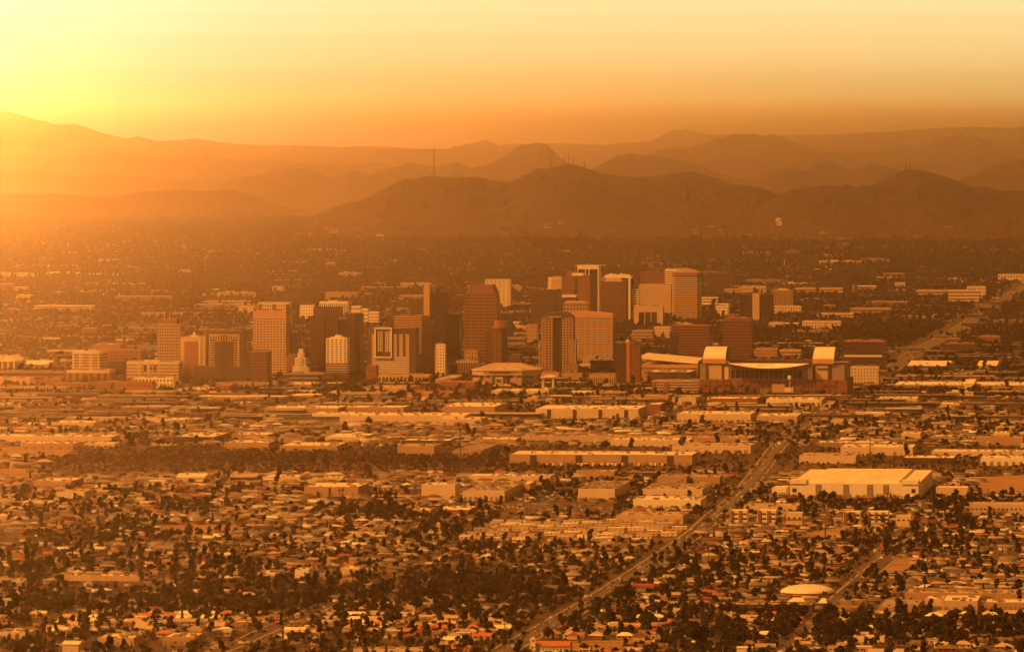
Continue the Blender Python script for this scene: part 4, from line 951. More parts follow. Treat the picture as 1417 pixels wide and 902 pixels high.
EXTRA = [
 (1044, 1078, 483, 500, 'cream mid block right of the maroon banded tower', 'tan'), (1078, 1110, 485, 500, 'wide tan block with grid windows above the sagging roof', 'beige'),
 (1110, 1165, 445, 457, 'long cream apartment row with arched windows right of downtown', 'cream'), (1134, 1186, 434, 442, 'very long thin cream building in the trees right of downtown', 'cream'),
 (1064, 1086, 447, 456, 'small cream block with dark front in the trees behind the ballpark', 'cream'), (1176, 1235, 427, 437, 'long low curved pale building among trees on the right', 'tan'),
 (1070, 1110, 424, 437, 'stepped cream apartment blocks right of the cream-centred block', 'cream'), (970, 995, 412, 424, 'white flat building right of the dark-capped tower', 'white'),
 (1024, 1062, 397, 408, 'pale orange block behind the cream-centred one', 'beige'), (1100, 1168, 399, 408, 'long thin pale building behind to the right of the brown ribbed block', 'beige'),
 (450, 495, 405, 417, 'row of tan apartment blocks behind the white courthouse-like block', 'tan'), (552, 588, 409, 421, 'pale block behind the tallest tower on its left', 'tan'), (553, 597, 392, 400, 'long low pale building behind the tallest tower', 'beige'),
 (1312, 1356, 402, 421, 'large cream hospital with a dark gateway on the right', 'cream'), (1338, 1365, 397, 412, 'upper cream hospital block on the right', 'cream'), (1268, 1318, 402, 412, 'long pale wing left of the large cream hospital', 'beige'),
 (1381, 1430, 380, 391, 'layered cream campus building at the right edge far off', 'cream'), (283, 347, 417, 424, 'long pale building in the haze left of the tall tan tower', 'beige'), (330, 356, 424, 437, 'low cream-roofed block left of the cream office block', 'cream'),
 (700, 722, 446, 455, 'low cream striped building right of the plain dark box tower', 'cream'), (905, 930, 453, 470, 'white low-rise offices behind the dark tapered block', 'cream'), (874, 906, 458, 475, 'banded cream parking structure above the bright sloping roof', 'tan'),
 (990, 1010, 424, 440, 'cream portal-fronted building right of the dark-capped tower', 'white'), (54, 85, 468, 476, 'lone pale institution building in the trees at the left', 'cream'), (160, 186, 470, 476, 'small pale block in the trees above the brick blocks', 'cream'),
 (1308, 1330, 469, 478, 'red-roofed low block right of the far avenue', 'rust'), (1355, 1385, 466, 477, 'orange-roofed block right of the far avenue', 'rust'), (1305, 1350, 476, 490, 'wide brown low office right of the far avenue', 'brown')]
for i, (a, b, t, y, lab, m) in enumerate(EXTRA):
    T(a, b, t, y, lab, 'band' if i % 2 else 'grid', m, 45, max(2, int((y - t) / 4)), max(5, (b - a) // 4), .4, .5, name='mid_rise', cat='building', roof='roofw', glass=PAL['brown'], proud=.5)
for (x, yb, yt, lab) in ((1086, 372, 357, 'white church with a tall steeple in the trees beyond downtown'), (1143, 376, 367, 'tiny white chapel spire beyond downtown on the right')):
    o, W, d = root_at('steeple_church', x - 16, x + 8, yb, 30, lab, 'church'); z = hm(4, d)
    MB().sweepx([(0, 0), (30, 0), (30, z * .6), (15, z), (0, z * .6)], 0, W).build('nave', PAL['white'], o); MB().box(W * .62, -3, 0, W * .62 + 6, 3, z * 1.2).box(W * .62 + .4, -2.6, z * 1.21, W * .62 + 5.6, 2.6, top_z(yt, d), top=(W * .62 + 2.8, -.2, W * .62 + 3.2, .2)).build('steeple', PAL['white'], o)

# ------------------------------------------------------------------ warehouses and other placed low buildings
def warehouse(x0, x1, yr, yf, yb, label, wall='cream', roof='roofw', doors=0, bays=0, vents=0, cat='warehouse', name='warehouse', gable=False, winrow=0, D=None, band=None):
    """front stands on row yb, its top edge shows at row yf, the back of the roof at row yr"""
    xm, d = ground((x0 + x1) / 2, yb); Z = max(4.0, top_z(yf, d))
    if D is None:
        yy = F * (H - Z) / (yr - HY); D = max(12.0, min(230.0, (yy - d)))
    o, W, d = root_at(name, x0, x1, yb, D, label, cat)
    wm = PAL[wall]
    MB().box(0, 0, 0, W, D, Z).build('wall', wm, o)
    if gable: MB().sweepx([(-.6, Z), (D + .6, Z), (D / 2, Z + min(5, D * .07))], -.6, W + .6).build('roof', PAL[roof], o)
    else:
        MB().box(.4, .4, Z, W - .4, D - .4, Z + .25).build('roof', PAL[roof], o)
        p = MB()
        for a in ((0, 0, W, .4), (0, D - .4, W, D), (0, .41, .4, D - .41), (W - .4, .41, W, D - .41)): p.box(a[0], a[1], Z, a[2], a[3], Z + .9)
        p.build('parapet', wm, o)
    if band: MB().box(-.1, -.25, Z * .42, W + .1, -.02, Z * .55).build('painted_band', PAL[band], o)
    r = random.Random(int(x0 * 7 + yb))
    if doors:
        w = min(4.0, W / doors * .5); me = MB().box(0, -.25, 0, w, 0, min(4.6, Z * .6)).mesh('dock_door', PAL['door'])
        for i in range(doors): put('dock_door', me, o, (W * (i + .5) / doors - w / 2, 0, 0.1))
    if bays:
        for i in range(bays): MB().box(0, -.6, 0, W * .035, -.02, Z * .97).build('recessed_bay', PAL['brown'], o).location = (W * (i + .45) / bays, 0, 0)
    if winrow: panes(o, [(W * (i + .5) / winrow, Z * .62, W / winrow * .45, 1.6) for i in range(winrow)], -.02, GL)
    if vents:
        k1 = MB().box(0, 0, 0, 4.2, 3.6, 1.9).mesh('rooftop_unit', PAL['grey']); k2 = MB().box(0, 0, 0, 2.4, 6, .7).mesh('skylight', PAL['brown'])
        for i in range(vents): put('rooftop_unit' if i % 2 else 'skylight', (k2, k1)[i % 2], o, (W * (.04 + .9 * r.random()), D * (.08 + .84 * r.random()), Z + (0.25 if not gable else 2.5)))
    return o, W, d, Z, D
Wh = warehouse
# huge white warehouse
o, W, d, Z, D = Wh(1093, 1294, 669, 669, 690, 'huge white warehouse with a raised pale roof and grey loading bays, right of the avenue', 'white', 'roofw', 0, 0, 0, D=300)
MB().box(W * .14, 1, Z + .3, W * .86, 295, Z + 2.5, top=(W * .16, 14, W * .845, 290)).build('raised_roof', PAL['roofw'], o)
for f in (.20, .415, .60, .725): MB().box(W * f, -.7, 0, W * f + W * .042, -.02, Z * .97).build('loading_bay', PAL['door'], o)
for k in range(16):
    f = .03 + .06 * k; MB().box(W * f, -.3, Z * .08, W * f + W * .022, -.02, Z * .3).build('dock_door', PAL['grey'], o)
for f in (.02, .945): MB().box(W * f, -.35, Z * .45, W * f + W * .03, -.02, Z * .7).build('window', GL, o)
for f in (0, .87): MB().box(W * f, -1.2, Z, W * f + W * .13, 30, Z + 4).build('end_block', PAL['white'], o)
Wh(1068, 1092, 673, 676, 686, 'low white yard building at the left end of the huge white warehouse', 'white', 'roofw')
Wh(1295, 1341, 673, 675, 687, 'low pale shed at the right end of the huge white warehouse', 'cream', 'roofw')
for i, (a, b, yf, yb, n, lab) in enumerate(((1010, 1036, 707, 727, 2, 'left'), (1048, 1076, 707, 727, 2, 'second'), (1167, 1192, 709, 727, 2, 'third'), (1200, 1231, 709, 727, 3, 'right'))):
    o, W, d, Z, D = Wh(a, b, yf - 3, yf, yb, '%s three-storey white apartment block with terracotta stair bays below the huge warehouse' % lab, 'white', 'roofw', cat='apartment block', name='apartment_block', D=24)
    for k in range(n): MB().box(0, -1.0, 0, W / n * .35, -.02, Z + .6).build('stair_bay', PAL['rust'], o).location = (W * (k + .05) / n, 0, 0)
    panes(o, [(W * (k + .5 + q) / n, Z * (j + .5) / 3.1, 1.6, 1.8) for k in range(n) for q in (-.02, .2, .38) for j in range(3)], -.02, GL)
Wh(1088, 1112, 707, 710, 727, 'single small apartment cube with a terracotta side between the apartment blocks', 'cream', 'roofw', cat='apartment block', name='apartment_block', D=18, winrow=3, band='rust')
Wh(1240, 1262, 712, 714, 728, 'small white and terracotta apartment cube right of the apartment blocks', 'cream', 'roofw', cat='apartment block', name='apartment_block', D=18, winrow=3)
Wh(1029, 1108, 697, 701, 709, 'long cream single-storey building behind the apartment blocks', 'cream', 'rooft', 0, 0, 6, cat='building')
Wh(1342, 1430, 695, 699, 712, 'cream three-storey apartment row with balconies at the right edge', 'beige', 'rooft', winrow=14, cat='apartment block', name='apartment_block')
LOW = [
 (937, 1047, 569, 573, 585, 'long white-roofed warehouse left of the avenue with a row of dock doors', 'cream', 'roofw', 14, 0, 4), (1047, 1110, 572, 576, 585, 'right extension of the long white-roofed warehouse by the avenue', 'beige', 'roofw', 6, 0, 2),
 (930, 1046, 603, 606, 613, 'long thin tan warehouse left of the avenue above two others', 'tan', 'rooft', 0, 0, 6), (930, 1046, 613, 617, 627, 'cream warehouse left of the avenue by dark trees', 'cream', 'rooft', 8, 0, 4), (930, 970, 626, 629, 641, 'pale square-fronted warehouse right of the dock-bay warehouse', 'cream', 'roofw', 0, 0, 2),
 (1130, 1233, 610, 613, 619, 'long white-roofed warehouse right of the avenue, topmost of three', 'grey', 'roofw', 0, 0, 4), (1163, 1268, 615, 619, 630, 'cream warehouse right of the avenue, middle of three', 'cream', 'roofw', 6, 0, 3), (1106, 1190, 627, 631, 641, 'cream flat-fronted warehouse right of the avenue, lowest of three', 'cream', 'rooft', 0, 0, 5),
 (1249, 1324, 630, 634, 641, 'dark-walled warehouse with white roof right of the three cream ones', 'brown', 'roofw', 0, 0, 2), (1289, 1440, 622, 625, 631, 'very long thin pale-roofed warehouse at the right edge', 'cream', 'roofw', 10, 0, 3), (1357, 1440, 631, 634, 644, 'white warehouse with a row of doors at the right edge', 'white', 'roofw', 8, 0, 1),
 (1247, 1276, 598, 600, 609, 'plain cream box building standing alone right of the avenue', 'cream', 'roofw', 0, 0, 0), (1289, 1320, 602, 604, 609, 'small pale shed right of the plain cream box', 'tan', 'roofw', 2, 0, 0), (1374, 1400, 597, 600, 608, 'small industrial silo building at the right', 'cream', 'roofw', 0, 0, 2),
 (1180, 1232, 570, 572, 576, 'small white-roofed workshop right of the avenue head', 'cream', 'roofw', 3, 0, 0), (1150, 1200, 580, 582, 588, 'low cream shop building by the avenue head', 'cream', 'rooft', 0, 0, 2),
 (1060, 1142, 550, 553, 561, 'bright white warehouse with many rooftop fans below the ballpark', 'white', 'roofw', 10, 0, 14), (981, 1054, 549, 552, 560, 'brick warehouse with white roof below the office row', 'rust', 'roofw', 0, 0, 3), (930, 972, 547, 551, 560, 'pale warehouse with boxy roof below the strip tower', 'cream', 'rooft', 0, 0, 3), (1062, 1110, 543, 545, 550, 'thin orange-roofed shed just below the ballpark', 'tan', 'rooft', 0, 0, 0),
 (930, 1001, 657, 660, 671, 'tan warehouse left of the avenue above the rooftop-unit warehouse', 'tan', 'rooft', 0, 0, 2), (890, 984, 670, 677, 690, 'pale warehouse with many rooftop units beside the avenue', 'cream', 'rooft', 0, 0, 22), (876, 978, 687, 692, 705, 'white warehouse beside the avenue below the rooftop-unit one', 'white', 'roofw', 6, 0, 6), (852, 955, 708, 714, 724, 'low cream warehouse beside the avenue above the trailer park', 'beige', 'rooft', 6, 0, 5),
 (1350, 1417, 604, 606, 616, 'tan works building with pale roof at the right edge', 'tan', 'rooft', 0, 0, 2),
 (460, 569, 561, 564, 573, 'long pale warehouse with dock doors below the framed hotel', 'tan', 'roofw', 10, 0, 4), (470, 655, 571, 575, 587, 'very long cream warehouse below the framed hotel', 'cream', 'roofw', 12, 0, 8), (613, 703, 557, 563, 577, 'tall pale warehouse with grey wall panels left of the striped one', 'tan', 'roofw', 0, 0, 3), (608, 675, 577, 580, 589, 'small cream warehouse in front of the tall pale one', 'cream', 'roofw', 4, 0, 2),
 (741, 896, 561, 566, 579, 'striped cream warehouse with four dark towers on its front', 'cream', 'roofw', 0, 4, 4), (896, 921, 557, 560, 573, 'brick stub building at the right end of the striped warehouse', 'rust', 'roofw', 0, 0, 0),
 (556, 630, 607, 610, 616, 'white-roofed brown warehouse above the squat brown one', 'brown', 'roofw', 0, 0, 4), (550, 612, 614, 618, 630, 'squat brown warehouse with pale roof near the brushy riverbed', 'tan', 'rooft', 0, 0, 3), (589, 628, 602, 604, 608, 'small white-roofed shed above the brown warehouses', 'brown', 'roofw', 0, 0, 0),
 (626, 692, 614, 624, 629, 'flat low warehouse with broad grey roof left of the dock-bay warehouse', 'tan', 'roofg', 0, 0, 4), (656, 722, 605, 608, 615, 'white-roofed tan warehouse behind the broad grey roof', 'tan', 'roofw', 0, 0, 2), (720, 945, 602, 604, 612, 'very long tan wall-like warehouse above the dock-bay warehouse', 'beige', 'rooft', 0, 0, 6),
 (845, 960, 606, 609, 617, 'white-roofed warehouse at the right above the dock-bay warehouse', 'cream', 'roofw', 0, 0, 3), (705, 968, 624, 629, 643, 'very long white-roofed warehouse with dark dock bays and parked trailers', 'tan', 'roofw', 22, 4, 2),
 (583, 637, 668, 671, 691, 'tall blank cream warehouse left of the many-skylight one', 'cream', 'roofw', 0, 0, 0), (640, 730, 666, 680, 693, 'broad warehouse roof crowded with dark skylights', 'cream', 'rooft', 8, 0, 34), (648, 768, 656, 659, 667, 'white-roofed warehouse behind the skylight roof', 'cream', 'roofw', 0, 0, 4), (712, 742, 666, 670, 682, 'pale annex at the right of the skylight roof', 'beige', 'roofw', 3, 0, 2),
 (800, 872, 666, 677, 691, 'square pale warehouse with rows of roof vents left of the rooftop-unit one', 'cream', 'roofg', 0, 0, 20), (800, 856, 650, 653, 663, 'tan warehouse with a dark green wall panel behind the vented one', 'tan', 'rooft', 0, 0, 0), (859, 925, 652, 654, 661, 'dark low shed behind the vented warehouse', 'brown', 'rooft', 0, 0, 0), (910, 955, 657, 660, 673, 'tan warehouse right of the dark low shed', 'tan', 'rooft', 0, 0, 2),
 (421, 512, 668, 674, 688, 'white-roofed warehouse with a wide shaded front left of centre', 'tan', 'roofw', 5, 1, 0), (568, 603, 703, 706, 712, 'small white-roofed office left of the flat white roof', 'beige', 'roofw', 0, 0, 0), (603, 662, 700, 706, 716, 'low brick office with a flat white roof among dark trees', 'rust', 'roofw', 0, 0, 2), (590, 614, 698, 700, 706, 'brown box office behind the flat white roof', 'brown', 'roofw', 0, 0, 0),
 (-10, 166, 601, 604, 614, 'very long pale warehouse complex at the left edge above the bridge', 'cream', 'roofw', 12, 0, 10), (30, 113, 611, 614, 622, 'cream warehouse with tanks in front of the long left complex', 'tan', 'roofw', 6, 0, 3), (116, 166, 612, 614, 620, 'white shed right of the cream warehouse with tanks', 'cream', 'roofw', 3, 0, 0),
 (71, 142, 582, 585, 592, 'white-roofed warehouse in the haze on the left', 'cream', 'roofw', 4, 0, 2), (18, 102, 591, 593, 597, 'long thin pale shed below the hazy left warehouse', 'tan', 'roofw', 0, 0, 2), (170, 190, 590, 592, 596, 'tiny cream shed left of the dark bridge trees', 'cream', 'roofw', 0, 0, 0),
 (191, 282, 578, 580, 585, 'low white-roofed building above the sawtooth warehouse', 'cream', 'roofw', 0, 0, 3), (240, 321, 598, 605, 613, 'dark-sided warehouse with ribbed pale roof near the bridge', 'brown', 'roofm', 0, 0, 6), (310, 385, 609, 613, 622, 'tan warehouse with broad pale roof above the brushy riverbed', 'tan', 'roofm', 0, 0, 3), (320, 385, 598, 602, 608, 'pale roofed warehouse behind the broad-roofed tan one', 'tan', 'roofm', 0, 0, 2),
 (385, 435, 603, 607, 614, 'grey-roofed warehouse between the tan pair and a dark-edged one', 'tan', 'roofg', 0, 0, 3), (387, 482, 612, 617, 624, 'dark-edged low warehouse above the brushy riverbed', 'tan', 'roofw', 6, 0, 4), (450, 520, 600, 605, 612, 'pale yellow-roofed warehouse right of the grey-roofed one', 'cream', 'roofw', 0, 0, 3),
 (366, 482, 561, 565, 575, 'long pale warehouse with a row of small doors left of centre', 'tan', 'roofw', 12, 0, 5), (432, 492, 570, 573, 581, 'white-fronted warehouse in front of the long pale one', 'white', 'roofw', 4, 0, 3), (291, 318, 551, 553, 560, 'small bright brick building left of the palms', 'rust', 'terra', 0, 0, 0), (318, 352, 556, 559, 564, 'white-roofed market building beside the palms', 'cream', 'roofw', 0, 0, 2),
 (47, 116, 661, 666, 677, 'white-roofed workshop with shaded side at the left', 'tan', 'roofw', 4, 0, 2), (78, 130, 677, 681, 692, 'blank cream shop building below the white-roofed workshop', 'cream', 'rooft', 0, 0, 0), (244, 292, 657, 660, 668, 'pale workshop with gabled roof right of the bridge road', 'cream', 'roofw', 3, 0, 0), (318, 363, 657, 660, 668, 'brown workshop right of the pale gabled one', 'brown', 'rooft', 0, 0, 0), (364, 424, 657, 660, 668, 'long cream shed right of the brown workshop', 'cream', 'roofw', 4, 0, 0), (445, 480, 659, 661, 667, 'small cream shed left of the tan middle warehouse', 'cream', 'roofw', 0, 0, 0),
 (30, 78, 693, 695, 700, 'small white-roofed shed among trees at the left', 'cream', 'roofw', 2, 0, 0), (17, 45, 799, 803, 811, 'small cream warehouse among trees at the lower left', 'cream', 'roofw', 0, 0, 0), (75, 200, 794, 797, 803, 'long row of white flat roofs in the trees at the lower left', 'beige', 'roofw', 0, 0, 12),
 (-5, 54, 870, 875, 884, 'cream strip mall with a dark fascia at the bottom left corner', 'cream', 'roofw', 4, 0, 4), (86, 118, 887, 891, 905, 'tall cream gabled barn at the bottom left', 'cream', 'roofw', 0, 0, 0), (135, 199, 877, 883, 894, 'flat-roofed school building with deep shaded openings at the lower left', 'beige', 'roofw', 8, 0, 2), (225, 283, 876, 882, 893, 'low wing with upturned canopy roof right of the shaded school building', 'tan', 'roofw', 6, 0, 2), (357, 394, 790, 793, 801, 'white flat roofs stepping between trees left of centre', 'white', 'roofw', 0, 0, 4), (408, 434, 786, 789, 802, 'white two-storey house with a roof room left of centre', 'white', 'roofw', 0, 0, 1),
 (470, 506, 783, 787, 796, 'cream flat hall beside the little dirt lot', 'cream', 'roofw', 0, 0, 0), (561, 600, 834, 837, 849, 'pale flat-roofed hall deep in dark trees near the bottom centre', 'cream', 'roofw', 0, 0, 1), (478, 522, 736, 738, 743, 'white-roofed shed left of the trailer park', 'cream', 'roofw', 0, 0, 0), (489, 605, 896, 899, 906, 'low cream row along the bottom edge left of the mission church', 'cream', 'rooft', 8, 0, 3),
 (995, 1128, 833, 837, 846, 'long grey-roofed school building below the pale dome', 'brown', 'greyroof', 0, 0, 0), (1149, 1195, 831, 838, 845, 'brown flat school block right of the white tents', 'tan', 'shingle', 0, 0, 6), (1215, 1277, 830, 841, 847, 'broad grey-roofed hall right of the brown school block', 'tan', 'greyroof', 0, 0, 0),
 (1252, 1430, 815, 821, 830, 'very long tan warehouse at the lower right with brown roof', 'tan', 'rooft', 0, 0, 14), (1303, 1358, 824, 832, 847, 'box-shaped beige warehouse before the very long tan one', 'beige', 'roofw', 4, 0, 3), (1362, 1430, 829, 834, 846, 'beige ribbed warehouse at the right edge', 'tan', 'roofw', 10, 0, 3), (1280, 1310, 825, 829, 838, 'small white annex left of the box-shaped warehouse', 'cream', 'roofw', 0, 0, 1),
 (873, 907, 836, 838, 845, 'small shop right of the avenue near the dark lawn', 'cream', 'roofw', 0, 0, 0), (1181, 1225, 881, 885, 888, 'white canopy roof in the trees at the lower right', 'white', 'roofw', 0, 0, 0), (1020, 1042, 895, 896, 906, 'white gabled shed at the bottom right of centre', 'white', 'roofw', 0, 0, 0),
 (1237, 1378, 519, 521, 528, 'long dark brick shed with pale ends right of the ballpark', 'brick', 'rooft', 0, 0, 4), (1236, 1440, 528, 533, 541, 'very long grey warehouse right of the curved overpass', 'grey', 'roofw', 0, 0, 6), (1335, 1352, 527, 531, 543, 'small white gabled building before the very long grey warehouse', 'white', 'roofw', 0, 0, 0), (1200, 1292, 541, 543, 548, 'long pale roofed shed right of the overpass', 'tan', 'roofw', 0, 0, 3), (1215, 1272, 549, 551, 558, 'cream works building right of the overpass', 'cream', 'roofw', 3, 0, 2), (1275, 1335, 557, 559, 564, 'white-roofed store below the very long grey warehouse', 'cream', 'roofw', 0, 0, 2),
 (1256, 1322, 499, 506, 512, 'cream exhibition hall with a low spread roof right of the far avenue', 'cream', 'roofw', 0, 0, 0), (1352, 1386, 500, 506, 512, 'second cream spread-roofed hall to the right', 'cream', 'roofw', 0, 0, 0),
 (395, 447, 529, 532, 539, 'pale low shop row beneath the parking deck', 'tan', 'roofw', 0, 0, 2), (447, 480, 529, 531, 538, 'low dark shop beneath the white apartment tower', 'brown', 'roofw', 0, 0, 0), (500, 580, 533, 537, 545, 'wide orange-tan low hall below the framed hotel', 'beige', 'rooft', 0, 0, 4), (392, 440, 540, 542, 547, 'low white roof beside the palm trees left of centre', 'cream', 'roofw', 0, 0, 1), (455, 485, 541, 543, 547, 'oval white roof below the apartment tower', 'cream', 'roofw', 0, 0, 0),
 (598, 645, 519, 526, 537, 'tan angular hall with sloping roof left of the arena', 'tan', 'rooft', 0, 0, 0), (610, 664, 527, 529, 540, 'brick low building at the left foot of the arena', 'rust', 'rooft', 0, 0, 2), (563, 642, 541, 544, 549, 'long orange-roofed shed below the arena', 'orange', 'terra', 0, 0, 0), (680, 760, 538, 541, 548, 'low cream sheds in front of the arena', 'cream', 'roofw', 3, 0, 4), (788, 858, 541, 543, 549, 'white canopy row in front of the strip tower', 'white', 'roofw', 0, 0, 0), (745, 765, 537, 539, 549, 'small cream windowed building below the pavilion', 'cream', 'roofw', 0, 0, 0), (870, 930, 546, 548, 555, 'long orange-tan shed below the office row', 'orange', 'rooft', 0, 0, 2),
 (160, 215, 540, 543, 548, 'low reddish store in front of the plain brick building', 'rust', 'rooft', 0, 0, 0), (245, 300, 536, 539, 543, 'bright white roofed market beneath the beige slab tower', 'cream', 'roofw', 0, 0, 2), (300, 330, 531, 534, 543, 'small brick block below the dark portal tower', 'rust', 'rooft', 0, 0, 0)]
for (a, b, yr, yf, yb, lab, wl, rf, dr, by, ve) in LOW: Wh(a, b, yr, yf, yb, lab, wl, rf, dr, by, int(ve * 1.5) + (b - a) // 9, cat='warehouse' if 'warehouse' in lab else 'building', name='warehouse' if 'warehouse' in lab else 'low_building', gable='gabled' in lab or 'spread' in lab)
# tents, dome, mission, red canopy
o, W, d = root_at('domed_hall', 1077, 1158, 824, 42, 'wide pale oval dome at the lower right', 'dome')
mb = MB(); n, k = 28, 6
for j in range(k):
    for i in range(n):
        P = []
        for (a, b) in ((i, j), (i + 1, j), (i + 1, j + 1), (i, j + 1)):
            t = 2 * math.pi * a / n; e = math.pi / 2 * b / k; P.append((W / 2 + W / 2 * math.cos(t) * math.cos(e), 21 + 21 * math.sin(t) * math.cos(e), 2 + (top_z(810, d) - 2) * math.sin(e)))
        mb.face(P)
mb.build('dome_shell', PAL['roofm'], o); MB().prism([(W / 2 + W * .485 * math.cos(t), 21 + 20.3 * math.sin(t)) for t in np.linspace(0, 2 * math.pi, 25)[:-1]], 0, 2.3).build('wall', PAL['tan'], o)
for a, b, yt, yb, lab in ((1084, 1117, 827, 839, 'large white pyramid tent with a flat peak below the pale dome'), (1131, 1146, 828, 837, 'small white pyramid tent right of the larger one')):
    o, W, d = root_at('tent', a, b, yb, 14, lab, 'tent'); z = top_z(yt, d)
    MB().box(0, 0, 1.8, W, 14, z, top=(W * .4, 5, W * .85, 9)).build('canopy', PAL['white'], o)
    for x, y in ((.2, .2), (W - .5, .2), (.2, 13), (W - .5, 13)): MB().box(x, y, 0, x + .3, y + .3, 1.9).build('pole', PAL['metal'], o)
o, W, d = root_at('mission_church', 733, 792, 903, 18, 'mission-style church with white bell tower and terracotta roof by the avenue', 'church')
z = top_z(893, d); MB().box(0, 0, 0, W, 18, z).build('wall', PAL['white'], o)
MB().sweepx([(-1, z), (19, z), (9, z + 3.2)], 0, W).build('roof', PAL['terra'], o)
tw = W * .12; Zt = top_z(882, d)
MB().box(W * .03, -2.5, 0, W * .03 + tw, 1.6, z + 2.5).build('bell_tower', PAL['white'], o)
for a in (0, .75): MB().box(W * .03 + tw * a, -2.3, z + 2.52, W * .03 + tw * (a + .25), 1.4, Zt - 1.5).build('belfry_pier', PAL['white'], o)
MB().box(W * .03 - .2, -2.7, Zt - 1.48, W * .03 + tw + .2, 1.8, Zt - .4, ).box(W * .03 + .5, -2, Zt - .38, W * .03 + tw - .5, 1.1, Zt + 1.2, top=(W * .03 + tw / 2 - .3, -.7, W * .03 + tw / 2 + .3, -.1)).build('belfry_cap', PAL['cream'], o)
panes(o, [(W * (.24 + .09 * i), z * .55, .9, 1.4) for i in range(8)], -.03, GL)
o, W, d = root_at('fuel_canopy', 873, 907, 817, 9, 'red filling station canopy beside the avenue', 'canopy'); z = top_z(810, d)
MB().box(0, 0, z - .2, W, 9, z + 1.2).build('fascia', PAL['redawn'], o)
for k in range(4): MB().box(W * (.1 + .26 * k), 4, 0, W * (.1 + .26 * k) + .5, 4.5, z - .21).build('column', PAL['white'], o)
for k in range(3): MB().box(W * (.2 + .26 * k), 3.5, 0, W * (.2 + .26 * k) + 1, 5, 1.7).build('pump', PAL['grey'], o)

# ------------------------------------------------------------------ trees
def leaf_cloud(blobs, n, s, seed, core=True, flat=1.0):
    r = np.random.default_rng(seed); V = []; Fc = []
    w = np.array([b[3] ** 2 for b in blobs]); w = w / w.sum()
    for _ in range(n):
        b = blobs[r.choice(len(blobs), p=w)]
        dirn = r.normal(size=3); dirn /= np.linalg.norm(dirn); dirn[2] = dirn[2] if dirn[2] > -.35 else -dirn[2]
        rad = b[3] * (0.55 + 0.62 * r.random() ** .8)
        c = np.array(b[:3]) + dirn * rad * np.array([1, 1, b[4]])
        t = np.cross(dirn, r.normal(size=3)); t /= np.linalg.norm(t) + 1e-9; q = np.cross(dirn + r.normal(size=3) * .5, t); q /= np.linalg.norm(q) + 1e-9
        a = s * (0.6 + .8 * r.random()); k = len(V)
        V += [c - t * a - q * a * .6, c + t * a * .9 - q * a * .5, c + t * a * .7 + q * a * .7, c - t * a * .8 + q * a * .6]; Fc.append((k, k + 1, k + 2, k + 3))
    if core:
        ico = [(0, 0, 1), (.894, 0, .447), (.276, .851, .447), (-.724, .526, .447), (-.724, -.526, .447), (.276, -.851, .447), (.724, .526, -.447), (-.276, .851, -.447), (-.894, 0, -.447), (-.276, -.851, -.447), (.724, -.526, -.447), (0, 0, -1)]
        fi = [(0, 1, 2), (0, 2, 3), (0, 3, 4), (0, 4, 5), (0, 5, 1), (1, 6, 2), (2, 7, 3), (3, 8, 4), (4, 9, 5), (5, 10, 1), (6, 7, 2), (7, 8, 3), (8, 9, 4), (9, 10, 5), (10, 6, 1), (11, 7, 6), (11, 8, 7), (11, 9, 8), (11, 10, 9), (11, 6, 10)]
        for b in blobs:
            k = len(V)
            for p in ico:
                j = .50 + .24 * r.random(); V.append(np.array(b[:3]) + np.array(p) * b[3] * j * np.array([1, 1, b[4]]))
            Fc += [tuple(k + i for i in f) for f in fi]
    return V, Fc
def leaf_mat(name, c1, c2):
    m = mat(name, c1, 0.9, scale=0.35, col2=c2, per_obj=0.7, spec=0.15); return m
LM = {'mesquite': leaf_mat('mesquite_leaves', (0.058, 0.038, 0.016), (0.020, 0.014, 0.007)), 'ficus': leaf_mat('ficus_leaves', (0.032, 0.024, 0.010), (0.012, 0.010, 0.005)),
      'eucalyptus': leaf_mat('eucalyptus_leaves', (0.045, 0.030, 0.015), (0.017, 0.013, 0.007)), 'paloverde': leaf_mat('palo_verde_leaves', (0.100, 0.066, 0.026), (0.045, 0.030, 0.013)), 'palm': leaf_mat('palm_fronds', (0.045, 0.032, 0.015), (0.025, 0.018, 0.009)), 'cypress': leaf_mat('cypress_leaves', (0.024, 0.019, 0.009), (0.011, 0.009, 0.005))}
def blobs_round(r, h, n, flat=.8):
    out = []
    for i in range(n):
        a = 2 * math.pi * i / n + r.random(); q = h * (.14 + .24 * r.random())
        out.append((math.cos(a) * q, math.sin(a) * q, h * (.42 + .3 * r.random()), h * (.14 + .12 * r.random()), flat))
    out.append((h * r.uniform(-.1, .1), h * r.uniform(-.1, .1), h * .70, h * .22, flat)); out.append((h * r.uniform(-.2, .2), h * r.uniform(-.2, .2), h * .84, h * .13, flat)); return out
TREES = []
